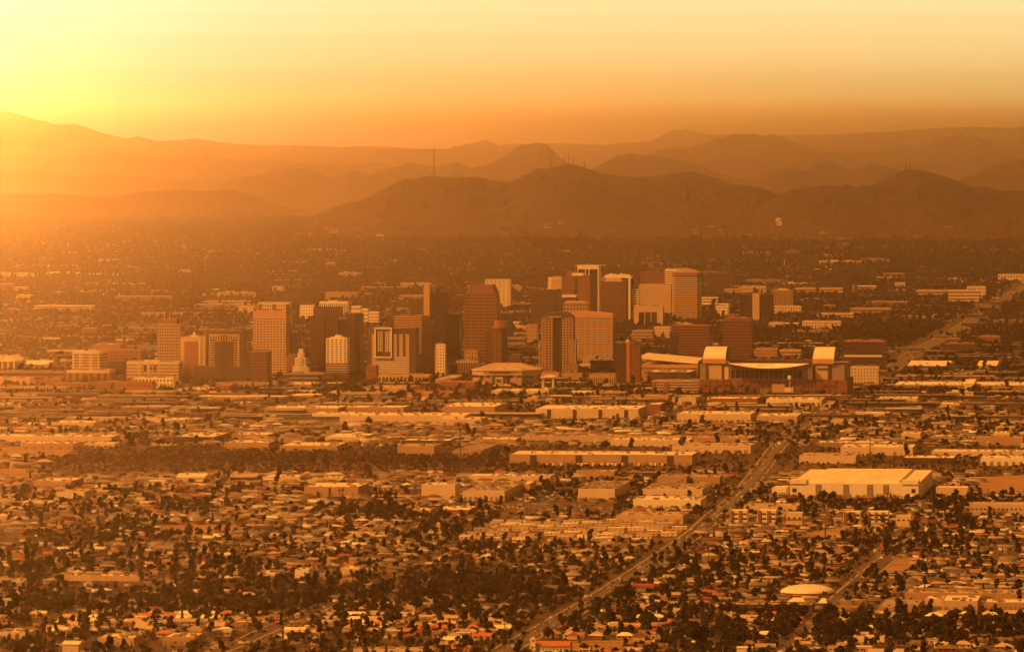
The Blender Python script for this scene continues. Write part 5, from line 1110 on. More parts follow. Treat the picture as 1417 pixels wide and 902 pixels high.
def tree_proto(kind, h, seed):
    r = random.Random(seed)
    if kind == 'palm':
        tr = MB().tube((0, 0, 0), (.3, .1, h * .5), .34, .26, 6).tube((.3, .1, h * .5), (.2, -.1, h * .93), .26, .22, 6)
        V = []; Fc = []
        for i in range(22):
            a = 2 * math.pi * i / 22 + r.random() * .3; up = r.uniform(-.9, .9); L = 2.3
            p0 = Vector((.2, -.1, h * .93)); pts = [p0]
            for k in range(1, 4): t = k / 3; pts.append(p0 + Vector((math.cos(a) * L * t, math.sin(a) * L * t, (up * t - .9 * t * t) * 1.5)))
            w = Vector((-math.sin(a), math.cos(a), 0)) * .42
            for k in range(3): q = len(V); V += [pts[k] - w * (1 - k * .25), pts[k] + w * (1 - k * .25), pts[k + 1] + w * (.75 - k * .3), pts[k + 1] - w * (.75 - k * .3)]; Fc.append((q, q + 1, q + 2, q + 3))
    else:
        lean = r.uniform(-.05, .05)
        tr = MB().tube((0, 0, 0), (lean * h, 0, h * .3), h * .035, h * .026, 6)
        for i in range(5):
            a = 2 * math.pi * i / 5 + r.random(); tr.tube((lean * h, 0, h * .26), (math.cos(a) * h * .2, math.sin(a) * h * .2, h * (.5 + .12 * r.random())), h * .02, h * .008, 5)
        if kind == 'cypress': bl = [(0, 0, h * (.22 + .14 * i), h * (.13 - .012 * i), 1.5) for i in range(6)]; n, s = 240, .35
        elif kind == 'eucalyptus': bl = [(r.uniform(-.15, .15) * h, r.uniform(-.15, .15) * h, h * (.38 + .1 * i), h * (.10 + .07 * r.random()), 1.15) for i in range(6)]; n, s = 330, .55
        elif kind == 'paloverde': bl = [(r.uniform(-.3, .3) * h, r.uniform(-.3, .3) * h, h * r.uniform(.5, .75), h * r.uniform(.16, .26), .7) for i in range(7)]; n, s = 260, .42
        elif kind == 'ficus': bl = blobs_round(r, h, 7, .95); n, s = 420, .42
        else: bl = blobs_round(r, h, 8, .75); n, s = 400, .40
        V, Fc = leaf_cloud(bl, n, s * h / 8, seed, core=True)
    me = bpy.data.meshes.new('crown'); me.from_pydata([tuple(v) for v in V], [], Fc); me.materials.append(LM[kind]); me.update()
    tm = tr.mesh('trunk', PAL['bark'])
    return me, tm
KIND = [('mesquite', 7.5), ('mesquite', 6.5), ('ficus', 9.5), ('ficus', 8.5), ('eucalyptus', 14.0), ('eucalyptus', 12.0), ('paloverde', 6.0), ('palm', 14.0), ('cypress', 11.0), ('mesquite', 8.5)]
PROTO = [tree_proto(k, h, 100 + i) for i, (k, h) in enumerate(KIND)]
TNAME = {'mesquite': 'mesquite_tree', 'ficus': 'ficus_tree', 'eucalyptus': 'eucalyptus_tree', 'paloverde': 'palo_verde_tree', 'palm': 'palm_tree', 'cypress': 'cypress_tree'}
TLAB = {'mesquite': 'spreading dusty-green tree', 'ficus': 'dense dark round-crowned tree', 'eucalyptus': 'tall loose-crowned dark tree', 'paloverde': 'small airy yellowish tree', 'palm': 'slim tufted palm', 'cypress': 'narrow dark columnar tree'}

def instancer(name, objs, P, rot, scl, idx, label, cat):
    me = bpy.data.meshes.new(name); me.vertices.add(len(P)); me.vertices.foreach_set('co', np.asarray(P, np.float32).ravel())
    for nm, tp, arr in (('rz', 'FLOAT', rot), ('sc', 'FLOAT', scl), ('ix', 'INT', idx)):
        at = me.attributes.new(nm, tp, 'POINT'); at.data.foreach_set('value', np.asarray(arr))
    o = put(name, me); tag(o, label, cat, kind='stuff')
    g = bpy.data.node_groups.new(name, 'GeometryNodeTree'); g.interface.new_socket('Geometry', in_out='INPUT', socket_type='NodeSocketGeometry'); g.interface.new_socket('Geometry', in_out='OUTPUT', socket_type='NodeSocketGeometry')
    N = g.nodes.new; L = g.links.new
    gi, go = N('NodeGroupInput'), N('NodeGroupOutput'); iop = N('GeometryNodeInstanceOnPoints'); g2i = N('GeometryNodeGeometryToInstance')
    for ob in reversed(objs):
        oi = N('GeometryNodeObjectInfo'); oi.inputs['Object'].default_value = ob; oi.transform_space = 'ORIGINAL'; oi.inputs['As Instance'].default_value = False
        gg = N('GeometryNodeGeometryToInstance'); L(oi.outputs['Geometry'], gg.inputs[0])
        if ob is objs[-1]: jn = N('GeometryNodeJoinGeometry')
        L(gg.outputs[0], jn.inputs[0])
    def at(nm, tp):
        a = N('GeometryNodeInputNamedAttribute'); a.data_type = tp; a.inputs['Name'].default_value = nm; return a.outputs['Attribute']
    L(gi.outputs[0], iop.inputs['Points']); L(jn.outputs[0], iop.inputs['Instance']); iop.inputs['Pick Instance'].default_value = True
    L(at('ix', 'INT'), iop.inputs['Instance Index'])
    cx = N('ShaderNodeCombineXYZ'); L(at('rz', 'FLOAT'), cx.inputs['Z']); L(cx.outputs[0], iop.inputs['Rotation'])
    cs = N('ShaderNodeCombineXYZ'); sc = at('sc', 'FLOAT')
    for k in 'XYZ': L(sc, cs.inputs[k])
    L(cs.outputs[0], iop.inputs['Scale'])
    L(iop.outputs[0], go.inputs[0]); md = o.modifiers.new('scatter', 'NODES'); md.node_group = g
    return o

# ------------------------------------------------------------------ minor streets in the grid
U0, V0 = uv(*ground(829, 822))
street_rows = []; mbs = MB()
v = V0 - 900
while v < V0 + 3400:
    street_rows.append(v); v += rnd.choice((84, 88, 92, 96))
ucols = [U0 + k * 201 for k in range(-12, 12)]
def in_view(x, y, m=60): px = CX + F * x / y; return (px > -m) & (px < 1417 + m)
for v in street_rows:
    seg = []
    for u in np.arange(-2000, 250, 50):
        x, y = xy(u, v)
        ok = (4700 < y < 7300) and -80 < CX + F * x / y < 1500 and free(np.array([u, u + 50.]), np.array([v, v]), 3).all()
        if ok: seg.append(u)
        if seg and (not ok or u > 190):
            if len(seg) > 1:
                (xa, ya), (xb, yb_), (xc, yc), (xd, yd) = xy(seg[0], v - 4.5), xy(seg[-1] + 50, v - 4.5), xy(seg[-1] + 50, v + 4.5), xy(seg[0], v + 4.5)
                mbs.face([(xa, ya, .06), (xb, yb_, .06), (xc, yc, .06), (xd, yd, .06)])
            seg = []
tag(mbs.build('side_street', PAL['street']), 'narrow asphalt residential streets between the house rows', 'street', kind='structure')
mbs = MB()
for u in ucols:
    for v in np.arange(V0 - 900, V0 + 2500, 60):
        x, y = xy(u, v)
        if 4700 < y < 7300 and in_view(x, y) and free(np.array([u]), np.array([v]), 5)[0]:
            P = [xy(u - 4.5, v), xy(u + 4.5, v), xy(u + 4.5, v + 60), xy(u - 4.5, v + 60)]
            mbs.face([(*p, .09) for p in P])
tag(mbs.build('side_street', PAL['street']), 'narrow asphalt cross streets of the house blocks', 'street', kind='structure')

# ------------------------------------------------------------------ masts and the hillside letter
def on_hill(HVs, px, py, crest_only=False):
    P = HVs.reshape(-1, 3); qx = CX + F * P[:, 0] / P[:, 1]; qy = HY + F * (H - P[:, 2]) / P[:, 1]
    i = np.argmin((qx - px) ** 2 * 4 + (qy - py) ** 2); return P[i]
for px, yt, yb, HVs, lab in ((601, 205, 247, HV1, 'tallest thin lattice mast standing alone on the near ridge'), (763, 205, 231, HV1, 'thick lattice mast left of the masted summit'), (787, 209, 229, HV1, 'short thick mast on the masted summit'),
    (781, 215, 228, HV1, 'small thin mast left of the short thick one'), (793, 212, 228, HV1, 'thin mast right of the short thick one'), (809, 221, 231, HV1, 'lowest mast at the right end of the masted summit'), (1253, 226, 235, HV2, 'left of the two tiny masts on the sharp peak'), (1259, 225, 235, HV2, 'right of the two tiny masts on the sharp peak')):
    x, y, z = on_hill(HVs, px, yb); h = hm(yb - yt, y); w = 1.3 + h * .02
    o = empty('radio_mast', (x, y, z - 2)); tag(o, lab, 'radio mast', 'radio masts on the ridges')
    mb = MB()
    for sx, sy in ((-1, -1), (1, -1), (1, 1), (-1, 1)): mb.tube((sx * w, sy * w, 0), (sx * w * .5, sy * w * .5, h), .75, .6, 4)
    mb.build('lattice_leg', PAL['dark'], o)
    mb = MB(); n = max(4, int(h / 7))
    for i in range(n):
        for (a, b) in (((-1, -1), (1, -1)), ((1, -1), (1, 1)), ((1, 1), (-1, 1)), ((-1, 1), (-1, -1))):
            k0, k1 = 1 - .5 * i / n, 1 - .5 * (i + 1) / n; mb.tube((a[0] * w * k0, a[1] * w * k0, h * i / n), (b[0] * w * k1, b[1] * w * k1, h * (i + 1) / n), .5, .5, 4)
    mb.build('bracing', PAL['dark'], o)
    if h > 40: MB().tube((0, -w, h * .8), (0, -w - 2.2, h * .8), 2.2, 2.4, 10).build('dish', PAL['white'], o)
x, y, z = on_hill(HV2, 1078, 313)
cu = bpy.data.curves.new('hillside_letter', 'FONT'); cu.body = 'S'; cu.size = 46; cu.extrude = .6; cu.align_x = 'CENTER'; cu.offset = 1.2
cu.materials.append(PAL['white'])
lo = bpy.data.objects.new('hillside_letter', cu); C.objects.link(lo); lo.location = (x, y - 14, z + 3); lo.rotation_euler = (R(64), 0, 0); lo.scale = (1.1, 1, 1)
lm = bpy.data.meshes.new_from_object(lo); mw = lo.matrix_basis.copy(); bpy.data.objects.remove(lo); bpy.data.curves.remove(cu); lo = put('hillside_letter', lm); lo.location = (x, y - 14, z + 3); lo.rotation_euler = (R(38), 0, .08); lo.scale = (1.15, 1.35, 1); lm.materials.clear(); lm.materials.append(PAL['beige'])
tag(lo, 'large white letter S laid out on the slope of the near hill', 'hillside letter')

def field(ymin, ymax, dens):              # random points in the wedge the camera sees, density per km2
    A = (1417 + 100) / F * (ymax ** 2 - ymin ** 2) / 2 / 1e6; n = int(A * dens)
    y = np.sqrt(rng.uniform(ymin ** 2, ymax ** 2, n)); x = (rng.uniform(-50, 1467, n) - CX) * y / F
    return x, y
# ------------------------------------------------------------------ house kit
ROOFS = {'white': ('roofw', (0.72, 0.66, 0.56)), 'tan': ('rooft', (0.46, 0.36, 0.26)), 'terracotta': ('terra', (0.36, 0.13, 0.065)), 'brown': ('shingle', (0.16, 0.11, 0.08)), 'grey': ('greyroof', (0.31, 0.27, 0.22))}
RK = list(ROOFS); RP = np.array([.13, .32, .10, .26, .19])
WALLC = ['cream', 'tan', 'white', 'beige', 'rust']
def house_meshes():
    out = {}
    for form in ('gabled', 'hipped', 'flat-roofed', 'L-shaped'):
        W, D, h = {'gabled': (13, 9, 3.0), 'hipped': (14, 10, 3.0), 'flat-roofed': (11, 9, 3.6), 'L-shaped': (15, 8, 3.0)}[form]
        w = MB().box(-W / 2, 0, 0, W / 2, D, h); r = MB(); rise = 2.4
        if form == 'flat-roofed':
            r.box(-W / 2 - .2, -.2, h, W / 2 + .2, D + .2, h + .35); w.box(W * .1, D * .3, h + .36, W * .1 + 1.8, D * .3 + 1.6, h + 1.4)
        elif form == 'hipped':
            r.box(-W / 2 - .6, -.6, h, W / 2 + .6, D + .6, h + rise, top=(-W / 2 + D * .42, D / 2 - .3, W / 2 - D * .42, D / 2 + .3))
        else:
            r.sweepx([(-.7, h), (D + .7, h), (D / 2, h + rise)], -W / 2 - .5, W / 2 + .5); w.sweepx([(.1, h), (D - .1, h), (D / 2, h + rise - .3)], -W / 2 + .05, W / 2 - .05)
            if form == 'L-shaped': w.box(W * .12, -5, 0, W * .48, -.02, h - .05); r.sweep([(W * .10, h), (W * .50, h), (W * .30, h + 1.9)], -5.6, D / 2)
        wi = MB().box(-.8, -.08, -.6, .8, .0, .6).mesh('window', GL); dr = MB().box(-.5, -.08, 0, .5, 0, 2.1).mesh('door', PAL['brown'])
        for rn in RK: out[form, rn] = (None, r.mesh('roof', PAL[ROOFS[rn][0]]), wi, dr, W, D)
        for wc in WALLC: out['w', form, wc] = w.mesh('wall', PAL[wc])
    return out
HM_ = house_meshes()
XZ = [(120, 'behind the strip mall'), (330, 'around the shaded school'), (480, 'by the lower left side street'), (690, 'left of the mission church'), (935, 'up-avenue of the mission church'), (1080, 'left of the pale dome'), (1250, 'near the pale dome'), (9999, 'by the very long tan warehouse')]
YZ = [(740, 'far up the suburb'), (790, 'midway'), (825, 'at dome height'), (850, 'just below dome height'), (872, 'near the bottom edge'), (9999, 'at the bottom edge')]
def where(px, py):
    return next(n for a, n in YZ if py < a) + ' ' + next(n for a, n in XZ if px < a)

# candidate house sites along the streets (grid frame)
hu, hv, hr = [], [], []
for v in street_rows:
    for side in (-1, 1):
        u = -2100 + rnd.random() * 20
        while u < 300:
            u += rnd.uniform(15, 22)
            if rnd.random() < .93: hu.append(u); hv.append(v + side * rnd.uniform(13, 17) + (0 if side > 0 else -10)); hr.append(0)
            if rnd.random() < .6: hu.append(u + 4); hv.append(v + side * rnd.uniform(30, 40)); hr.append(rnd.choice((0, math.pi / 2)))     # backyard units
hu = np.array(hu); hv = np.array(hv); hr = np.array(hr); hx, hy = xy(hu, hv); hpx, hpy = to_px(hx, hy)
colm = np.min(np.abs(hu[:, None] - np.array(ucols)[None, :]), 1)
TRAIL = (hpx > 625) & (hpx < 955) & (hpy > 721) & (hpy < 752) & (hpx - 625 > (hpy - 725) * -.3)
SCRAP = (hpx > 688) & (hpx < 872) & (hpy > 694) & (hpy < 716)
base_ok = (hy > 4700) & (hpx > -40) & (hpx < 1457) & free(hu, hv, 6) & ~in_dirt(hu, hv) & (colm > 9) & ~near_path(hx, hy, avenue, 27)
for sp in SIDE: base_ok &= ~near_path(hx, hy, sp, 22)
base_ok &= ~((hpy > 617) & (hpy < 657) & (hpx > 60) & (hpx < 1420))      # riverbed
park = vnoise(hu / 230, hv / 330, 77)
res = base_ok & (hpy > 668) & ~TRAIL & ~SCRAP & (park > .22)
forest = ((hpy > 822) & (hpy < 852) & (hpx < 480)) | ((hpy > 856) & (hpx > 960)) | ((hpy > 815) & (hpy < 850) & (hpx > 560) & (hpx < 850)) | ((hpy > 704) & (hpy < 722) & (hpx > 470) & (hpx < 620))
res &= ~(forest & (rng.random(len(hu)) < .6))
idx = np.where(res)[0]; idx = idx[np.argsort(hy[idx])]
vis = idx[(hpx[idx] > -5) & (hpx[idx] < 1422) & (hpy[idx] < 908)][:300]
rest = np.setdiff1d(idx, vis); hproto = {}
for i in vis:
    form = rnd.choices(('gabled', 'hipped', 'flat-roofed', 'L-shaped'), (.3, .25, .25, .2))[0]
    nn = vnoise(hu[i] / 120, hv[i] / 120, 4); rn = rnd.choices(RK, RP * (1 + np.array([.9, 0, .6 * (nn > .6), 0, 0])))[0]; wc = rnd.choice(WALLC)
    _, rm, wi, dr, W, D = HM_[form, rn]
    o = empty('house', (hx[i], hy[i], 0), -GA + hr[i] + rnd.choice((0, 0, math.pi)) * (hr[i] == 0) * 0); s = rnd.uniform(.85, 1.15); o.scale = (s, s, 1)
    tag(o, '%s-roofed %s %s house %s' % (rn, wc.replace('rust', 'brick-red'), {'flat-roofed': 'boxy'}.get(form, form), where(hpx[i], hpy[i])), 'house', 'houses of the near suburb')
    put('wall', HM_['w', form, wc], o); put('roof', rm, o)
    for q in (-.32, -.08, .34): put('window', wi, o, (W * q, -.02 if not (form == 'L-shaped' and q > .1) else -5.02, 1.7))
    put('door', dr, o, (W * .06, -.02, 0))

# vectorised house mass: each roof tone as its own face tone
def house_mass(X, Y, ROT, W, D, h, rise, rc, wc, name, label, kindname='house'):
    n = len(X)
    tmpl = np.array([(-.5, 0, 0), (.5, 0, 0), (.5, 1, 0), (-.5, 1, 0), (-.5, 0, 1), (.5, 0, 1), (.5, 1, 1), (-.5, 1, 1), (-.54, -.06, 1), (.54, -.06, 1), (.54, 1.06, 1), (-.54, 1.06, 1), (-.5, .5, 2), (.5, .5, 2)], float)
    tri = np.array([(0, 1, 5), (0, 5, 4), (1, 2, 6), (1, 6, 5), (2, 3, 7), (2, 7, 6), (3, 0, 4), (3, 4, 7), (8, 9, 13), (8, 13, 12), (9, 10, 13), (10, 11, 12), (10, 12, 13), (11, 8, 12)])
    V = np.repeat(tmpl[None], n, 0)
    Z = np.where(V[:, :, 2] == 0, 0, h[:, None] + np.where(V[:, :, 2] == 2, rise[:, None], 0) + np.where(np.arange(14)[None, :] > 7, .05, 0))
    hip = rng.random(n) < .5
    V[:, 12, 0] = np.where(hip, -.22, -.5); V[:, 13, 0] = np.where(hip, .22, .5)
    lx = V[:, :, 0] * W[:, None]; ly = V[:, :, 1] * D[:, None]
    c, s = np.cos(ROT)[:, None], np.sin(ROT)[:, None]
    P = np.stack([X[:, None] + lx * c - ly * s, Y[:, None] + lx * s + ly * c, Z], -1).reshape(-1, 3)
    Q = (tri[None] + (np.arange(n) * 14)[:, None, None]).reshape(-1, 3)
    col = np.where((np.arange(14) < 8)[None, :, None], wc[:, None, :], rc[:, None, :]).reshape(-1, 3)
    m = mat('suburb_stucco', (1, 1, 1), .9, var=.12, scale=.05, attr='tone', spec=.2)
    me = np_mesh(name, P, Q, m, col=col); o = put(name, me); tag(o, label, kindname, kind='stuff'); return o
rcol = np.array([ROOFS[k][1] for k in RK]); wcol = np.array([(.60, .50, .38), (.42, .30, .2), (.74, .70, .6), (.5, .38, .26), (.3, .14, .08), (.30, .24, .18)])
def mass(i, name, label, hs=(2.7, 3.7), ws=(8, 16), ds=(7, 11), flat=.35):
    n = len(i); k = rng.choice(5, n, p=RP / RP.sum())
    ro = -GA + hr[i]
    return house_mass(hx[i], hy[i], ro, rng.uniform(*ws, n), rng.uniform(*ds, n), rng.uniform(*hs, n), np.where(rng.random(n) < flat, .15, rng.uniform(1.3, 2.4, n)), rcol[k] * rng.uniform(.55, 1.1, (n, 1)), wcol[rng.choice(6, n)] * rng.uniform(.6, 1.0, (n, 1)), name, label, 'house')
mass(rest, 'distant_houses', 'remaining small houses of the suburb farther back')
mid = np.where(base_ok & (hpy <= 668) & (hpy > 548) & (hy < V0 + 4600) & (rng.random(len(hu)) < .8))[0]
mass(mid, 'scattered_houses', 'small houses and sheds scattered between the warehouses', (2.8, 5), (10, 22), (8, 14), .6)

x, y = field(6700, 9900, 1500); u, v = uv(x, y); px, py = to_px(x, y); m = rng.random(len(x)) < np.clip(2.6 * fbm(x / 130, y / 300, 21, 3) - .6, .1, 1)
m &= free(u, v, 8) & ~in_dirt(u, v) & ~near_path(x, y, avenue, 24) & ~((py > 617) & (py < 657) & (px > 60)) & ~((px > 625) & (px < 955) & (py > 694) & (py < 752))
for sp in SIDE: m &= ~near_path(x, y, sp, 18)
x, y = x[m], y[m]; n = len(x); k = rng.choice(5, n, p=[.2, .3, .08, .22, .2])
house_mass(x, y, -GA + rng.choice([0, math.pi / 2], n), rng.uniform(6, 20, n), rng.uniform(5, 12, n), rng.uniform(2.5, 5, n), np.where(rng.random(n) < .6, .15, 1.6), rcol[k] * rng.uniform(.45, 1.1, (n, 1)), wcol[rng.choice(6, n)] * rng.uniform(.5, 1, (n, 1)), 'scattered_sheds', 'small sheds and houses crowding the lots between the warehouses')

# ------------------------------------------------------------------ trailer park and trailers, scrapyard vehicles
mh = {}
for rn in ('white', 'tan', 'grey'):
    mh[rn] = MB().sweepx([(-.2, 3.0), (4.4, 3.0), (2.1, 3.6)], -.2, 15.2).mesh('roof', PAL[ROOFS[rn][0]])
mhb = {c: MB().box(0, 0, .5, 15, 4.2, 3.0).box(1, .4, 0, 14, 3.8, .5).mesh('body', PAL[c]) for c in ('cream', 'white', 'beige')}
mhw = MB().box(0, -.06, 0, 1.4, 0, .9).mesh('window', GL)
cnt = 0; tv = []
for v in np.arange(V0 + 300, V0 + 1800, 23):
    for u in np.arange(-1100, -300, 19.0):
        uu = u + (int(v) % 5); x, y = xy(uu, v); px, py = to_px(x, y)
        if 632 + max(0, 742 - py) * 1.2 < px < 952 and 722 < py < 751 and free(np.array([uu]), np.array([v]), 2)[0] and not near_path(np.array([x]), np.array([y]), avenue, 32)[0] and rnd.random() < .86: tv.append((x, y, px, py))
tv.sort(key=lambda t: t[1])
for (x, y, px, py) in tv[:290]:
    rn, wc = rnd.choice(('white', 'tan', 'tan', 'grey', 'grey')), rnd.choice(('cream', 'white', 'beige', 'beige'))
    o = empty('mobile_home', (x, y, 0), -GA + rnd.choice((0, 0, 0, 1.35))); tag(o, '%s %s-roofed mobile home %s of the trailer park, %s row' % (wc, rn, ('at the left end', 'in the middle', 'at the avenue end')[min(2, int((px - 632) / 108))], ('back', 'middle', 'front')[min(2, int((py - 722) / 10))]), 'mobile home', 'mobile homes in the trailer park')
    put('body', mhb[wc], o); put('roof', mh[rn], o)
    for q in (2, 6, 11): put('window', mhw, o, (q, 0, 1.6))
g = [uv(*ground(*p)) for p in ((632, 752), (720, 720), (952, 720), (952, 752))]; DIRT.append(g)
quad_px('yard', [(660, 751), (700, 721), (952, 721), (935, 751)], PAL['scrub'], 0.045, 'pale gravel of the trailer park', 'yard')
quad_px('yard', [(690, 715), (700, 695), (850, 695), (846, 715)], PAL['scrub'], 0.045, 'dusty scrapyard ground full of vehicles', 'yard'); DIRT.append([uv(*ground(*p)) for p in ((688, 716), (698, 694), (852, 694), (848, 716))])

CCOL = {'white': (.75, .73, .70), 'silver': (.45, .44, .42), 'black': (.03, .03, .03), 'red': (.38, .04, .03), 'grey': (.16, .16, .16), 'tan': (.38, .3, .2)}
def car_kit(kind, c):
    m = mat(c + '_car_paint', CCOL[c], .3, var=.03, spec=.5); L, Wd, h1, h2, a, b = {'car': (4.6, 1.8, .95, 1.5, .24, .82), 'pickup': (5.4, 2.0, 1.1, 1.85, .3, .58), 'van': (5.6, 2.1, 1.2, 2.3, .12, .97)}[kind]
    body = MB().sweep([(0, .35), (0, h1 * .85), (.25, h1), (L * .97, h1), (L, h1 * .7), (L, .35)][::-1], -Wd / 2, Wd / 2)
    body.box(L * a + .35, -Wd / 2 + .12, h2 - .08, L * b - .35, Wd / 2 - .12, h2)
    cab = MB().box(L * a, -Wd / 2 + .06, h1 + .005, L * b, Wd / 2 - .06, h2 - .09, top=(L * a + .4, -Wd / 2 + .16, L * b - .4, Wd / 2 - .16))
    wh = MB()
    for x in (L * .2, L * .8):
        for s in (-1, 1): wh.tube((x, s * (Wd / 2 - .22), .33), (x, s * (Wd / 2 + .02), .33), .33, .33, 10)
    return body.mesh('body', m), cab.mesh('cabin_glass', GL), wh.mesh('wheels', PAL['dark'])
CK = {(k, c): car_kit(k, c) for k in ('car', 'pickup', 'van') for c in CCOL}
def vehicle(x, y, ang, where_, grp, kind=None, c=None, z=0.13):
    kind = kind or rnd.choices(('car', 'pickup', 'van'), (.6, .2, .2))[0]; c = c or rnd.choices(list(CCOL), (.34, .2, .14, .07, .15, .1))[0]
    o = empty({'car': 'parked_car' if 'scrap' in grp else 'car', 'pickup': 'pickup_truck', 'van': 'van'}[kind], (x, y, z), ang); tag(o, '%s %s %s' % (c, kind, where_), kind, grp)
    b, g_, w = CK[kind, c]; put('body', b, o); put('cabin_glass', g_, o)
    for s in (0,): put('wheel_set', w, o)
def along(path, frac):
    seg = np.linalg.norm(np.diff(path, axis=0), axis=1); L = seg.sum() * frac; i = 0
    while i < len(seg) - 1 and L > seg[i]: L -= seg[i]; i += 1
    d = (path[i + 1] - path[i]) / seg[i]; return path[i] + d * L, d
AW = [(.12, 'at the mission church'), (.3, 'passing the dark lawn'), (.45, 'passing the trailer park'), (.6, 'beside the rooftop-unit warehouse'), (.8, 'on the steep middle stretch'), (9, 'near the curved overpass')]
for k in range(290):
    f = rnd.random() ** 1.15 * .97 + .02; p, d = along(avenue, f); lane = rnd.choice((-7.6, -4.6, -1.7, 1.7, 4.6, 7.6)); nrm = np.array([d[1], -d[0]]); p = p + nrm * lane
    # denser queue on the oncoming side
    if lane > 0 and rnd.random() < .2: continue
    px, py = to_px(*p)
    if py > 904 : continue
    vehicle(p[0], p[1], math.atan2(d[1], d[0]) + (math.pi if lane < 0 else 0), ('driving away' if lane > 0 else 'coming down') + ' on the avenue ' + next(n for a, n in AW if f < a), 'vehicles on the avenue', z=.22)
for k in range(46):
    p, d = along(avenue2, rnd.random()); nrm = np.array([d[1], -d[0]]); p = p + nrm * rnd.choice((-7, -3, 3, 7)); vehicle(p[0], p[1], math.atan2(d[1], d[0]), 'on the far avenue beyond downtown', 'vehicles on the far avenue', z=.22)
for k in range(120):
    px, py = rnd.uniform(695, 846), rnd.uniform(697, 713); x, y = ground(px, py); u, v = uv(x, y)
    if free(np.array([u]), np.array([v]), 0)[0]: vehicle(x, y, rnd.choice((0, 1.4, .3, -GA)), 'parked in the %s of the scrapyard' % ('left part', 'middle', 'right part')[int((px - 695) / 51)], 'vehicles in the scrapyard', z=.1)
tm_b = MB().box(0, 0, 1.1, 14, 2.6, 4.0).mesh('box', PAL['white']); tm_w = MB()
for x in (1.5, 2.7, 12): tm_w.tube((x, .1, .5), (x, 2.5, .5), .5, .5, 8)
tm_w.box(10.5, .8, .3, 11, 1.8, 1.1); tm_w = tm_w.mesh('wheels', PAL['dark'])
for px in (757, 767, 778, 800, 806, 812, 822, 834, 842, 848, 853, 862, 885, 902, 908, 918):
    x, y = ground(px, 645.5); o = empty('semi_trailer', (x, y, 0), R(78) + rnd.uniform(-.05, .05)); tag(o, 'white box trailer parked at the dock-bay warehouse, %s of it' % ('left third' if px < 790 else 'middle third' if px < 850 else 'right third'), 'trailer', 'trailers at the dock-bay warehouse'); put('box', tm_b, o); put('wheel_set', tm_w, o)

def TRAILZ(x, y):
    px, py = to_px(x, y); return (px > 625) & (px < 955) & (py > 694) & (py < 752)
# ------------------------------------------------------------------ utility poles
for px, yt, yb, lab in ((1142, 722, 748, 'tall dark pole in the bare lot below the apartments'), (1204, 603, 643, 'tallest pole right of the avenue among the warehouses'), (637, 592, 640, 'tall lattice pole at the edge of the brushy riverbed'), (260, 714, 740, 'tall pole in the bare playing field'),
                        (1318, 470, 480, 'short pole by the far avenue'), (930, 555, 572, 'pale pole below the office row'), (1027, 520, 550, 'banded smokestack-like pole before the ballpark'), (1055, 535, 556, 'thin pole below the ballpark')):
    x, y = ground(px, yb); h = top_z(yt, y); o = empty('utility_pole', (x, y, 0)); tag(o, lab, 'pole', 'tall poles'); MB().tube((0, 0, 0), (0, 0, h), .7, .4, 8).build('shaft', PAL['wood'], o)
    if px in (1204, 637, 260, 1142): MB().box(-2.5, -.2, h - 3, 2.5, .2, h - 2.5).box(-2, -.2, h - 5, 2, .2, h - 4.6).build('crossarm', PAL['wood'], o)
pm = MB().tube((0, 0, 0), (0, 0, 12), .28, .2, 6).mesh('shaft', PAL['wood']); pc = MB().box(-1.4, -.12, 10.8, 1.4, .12, 11.1).box(-1.1, -.12, 9.8, 1.1, .12, 10.05).mesh('crossarm', PAL['wood'])
for side, off, nm in ((1, 17, 'right'), (-1, -17, 'left')):
    for k in range(36):
        p, d = along(avenue, .02 + k * .027); nrm = np.array([d[1], -d[0]]); p = p + nrm * off; px, py = to_px(*p)
        if py > 903: continue
        o = empty('street_pole', (p[0], p[1], 0)); tag(o, 'wooden power pole on the %s verge of the avenue %s' % (nm, next(n for a, n in AW if .02 + k * .027 < a)), 'power pole', 'power poles along the avenue'); put('shaft', pm, o); put('crossarm', pc, o)

# ------------------------------------------------------------------ beyond downtown: mid-rise blocks as things, the rest as mass
AREAS = lambda px: 'far left in the haze' if px < 220 else 'left of the tall tan tower' if px < 350 else 'above the maroon tower' if px < 520 else 'above the tallest tower' if px < 700 else 'above the curved-top hotel' if px < 880 else 'behind the dark-capped tower' if px < 1010 else 'above the ballpark' if px < 1180 else 'around the far avenue' if px < 1330 else 'at the right edge'
cb = {}
def block_proto(W, D, h, wc, rn, form):
    k = (W, D, h, wc, rn, form)
    if k not in cb:
        w = MB().box(-W / 2, 0, 0, W / 2, D, h); r = MB().box(-W / 2 - .2, -.2, h, W / 2 + .2, D + .2, h + .4)
        if form: w.box(-W * .3, D * .2, h + .41, -W * .05, D * .6, h + 3); w.box(W * .15, D * .3, h + .41, W * .3, D * .5, h + 2.4)
        n = MB()
        for i in range(max(1, int(h / 4))): n.box(-W * .46, -.12, 1.5 + i * 3.8, W * .46, -.02, 3 + i * 3.8)
        cb[k] = (w.mesh('wall', PAL[wc]), r.mesh('roof', PAL[ROOFS[rn][0]]), n.mesh('window_band', PAL['brown']))
    return cb[k]
n = 0; tries = 0
bands = [(560, 540), (520, 470), (470, 430), (430, 400), (400, 370), (370, 345)]
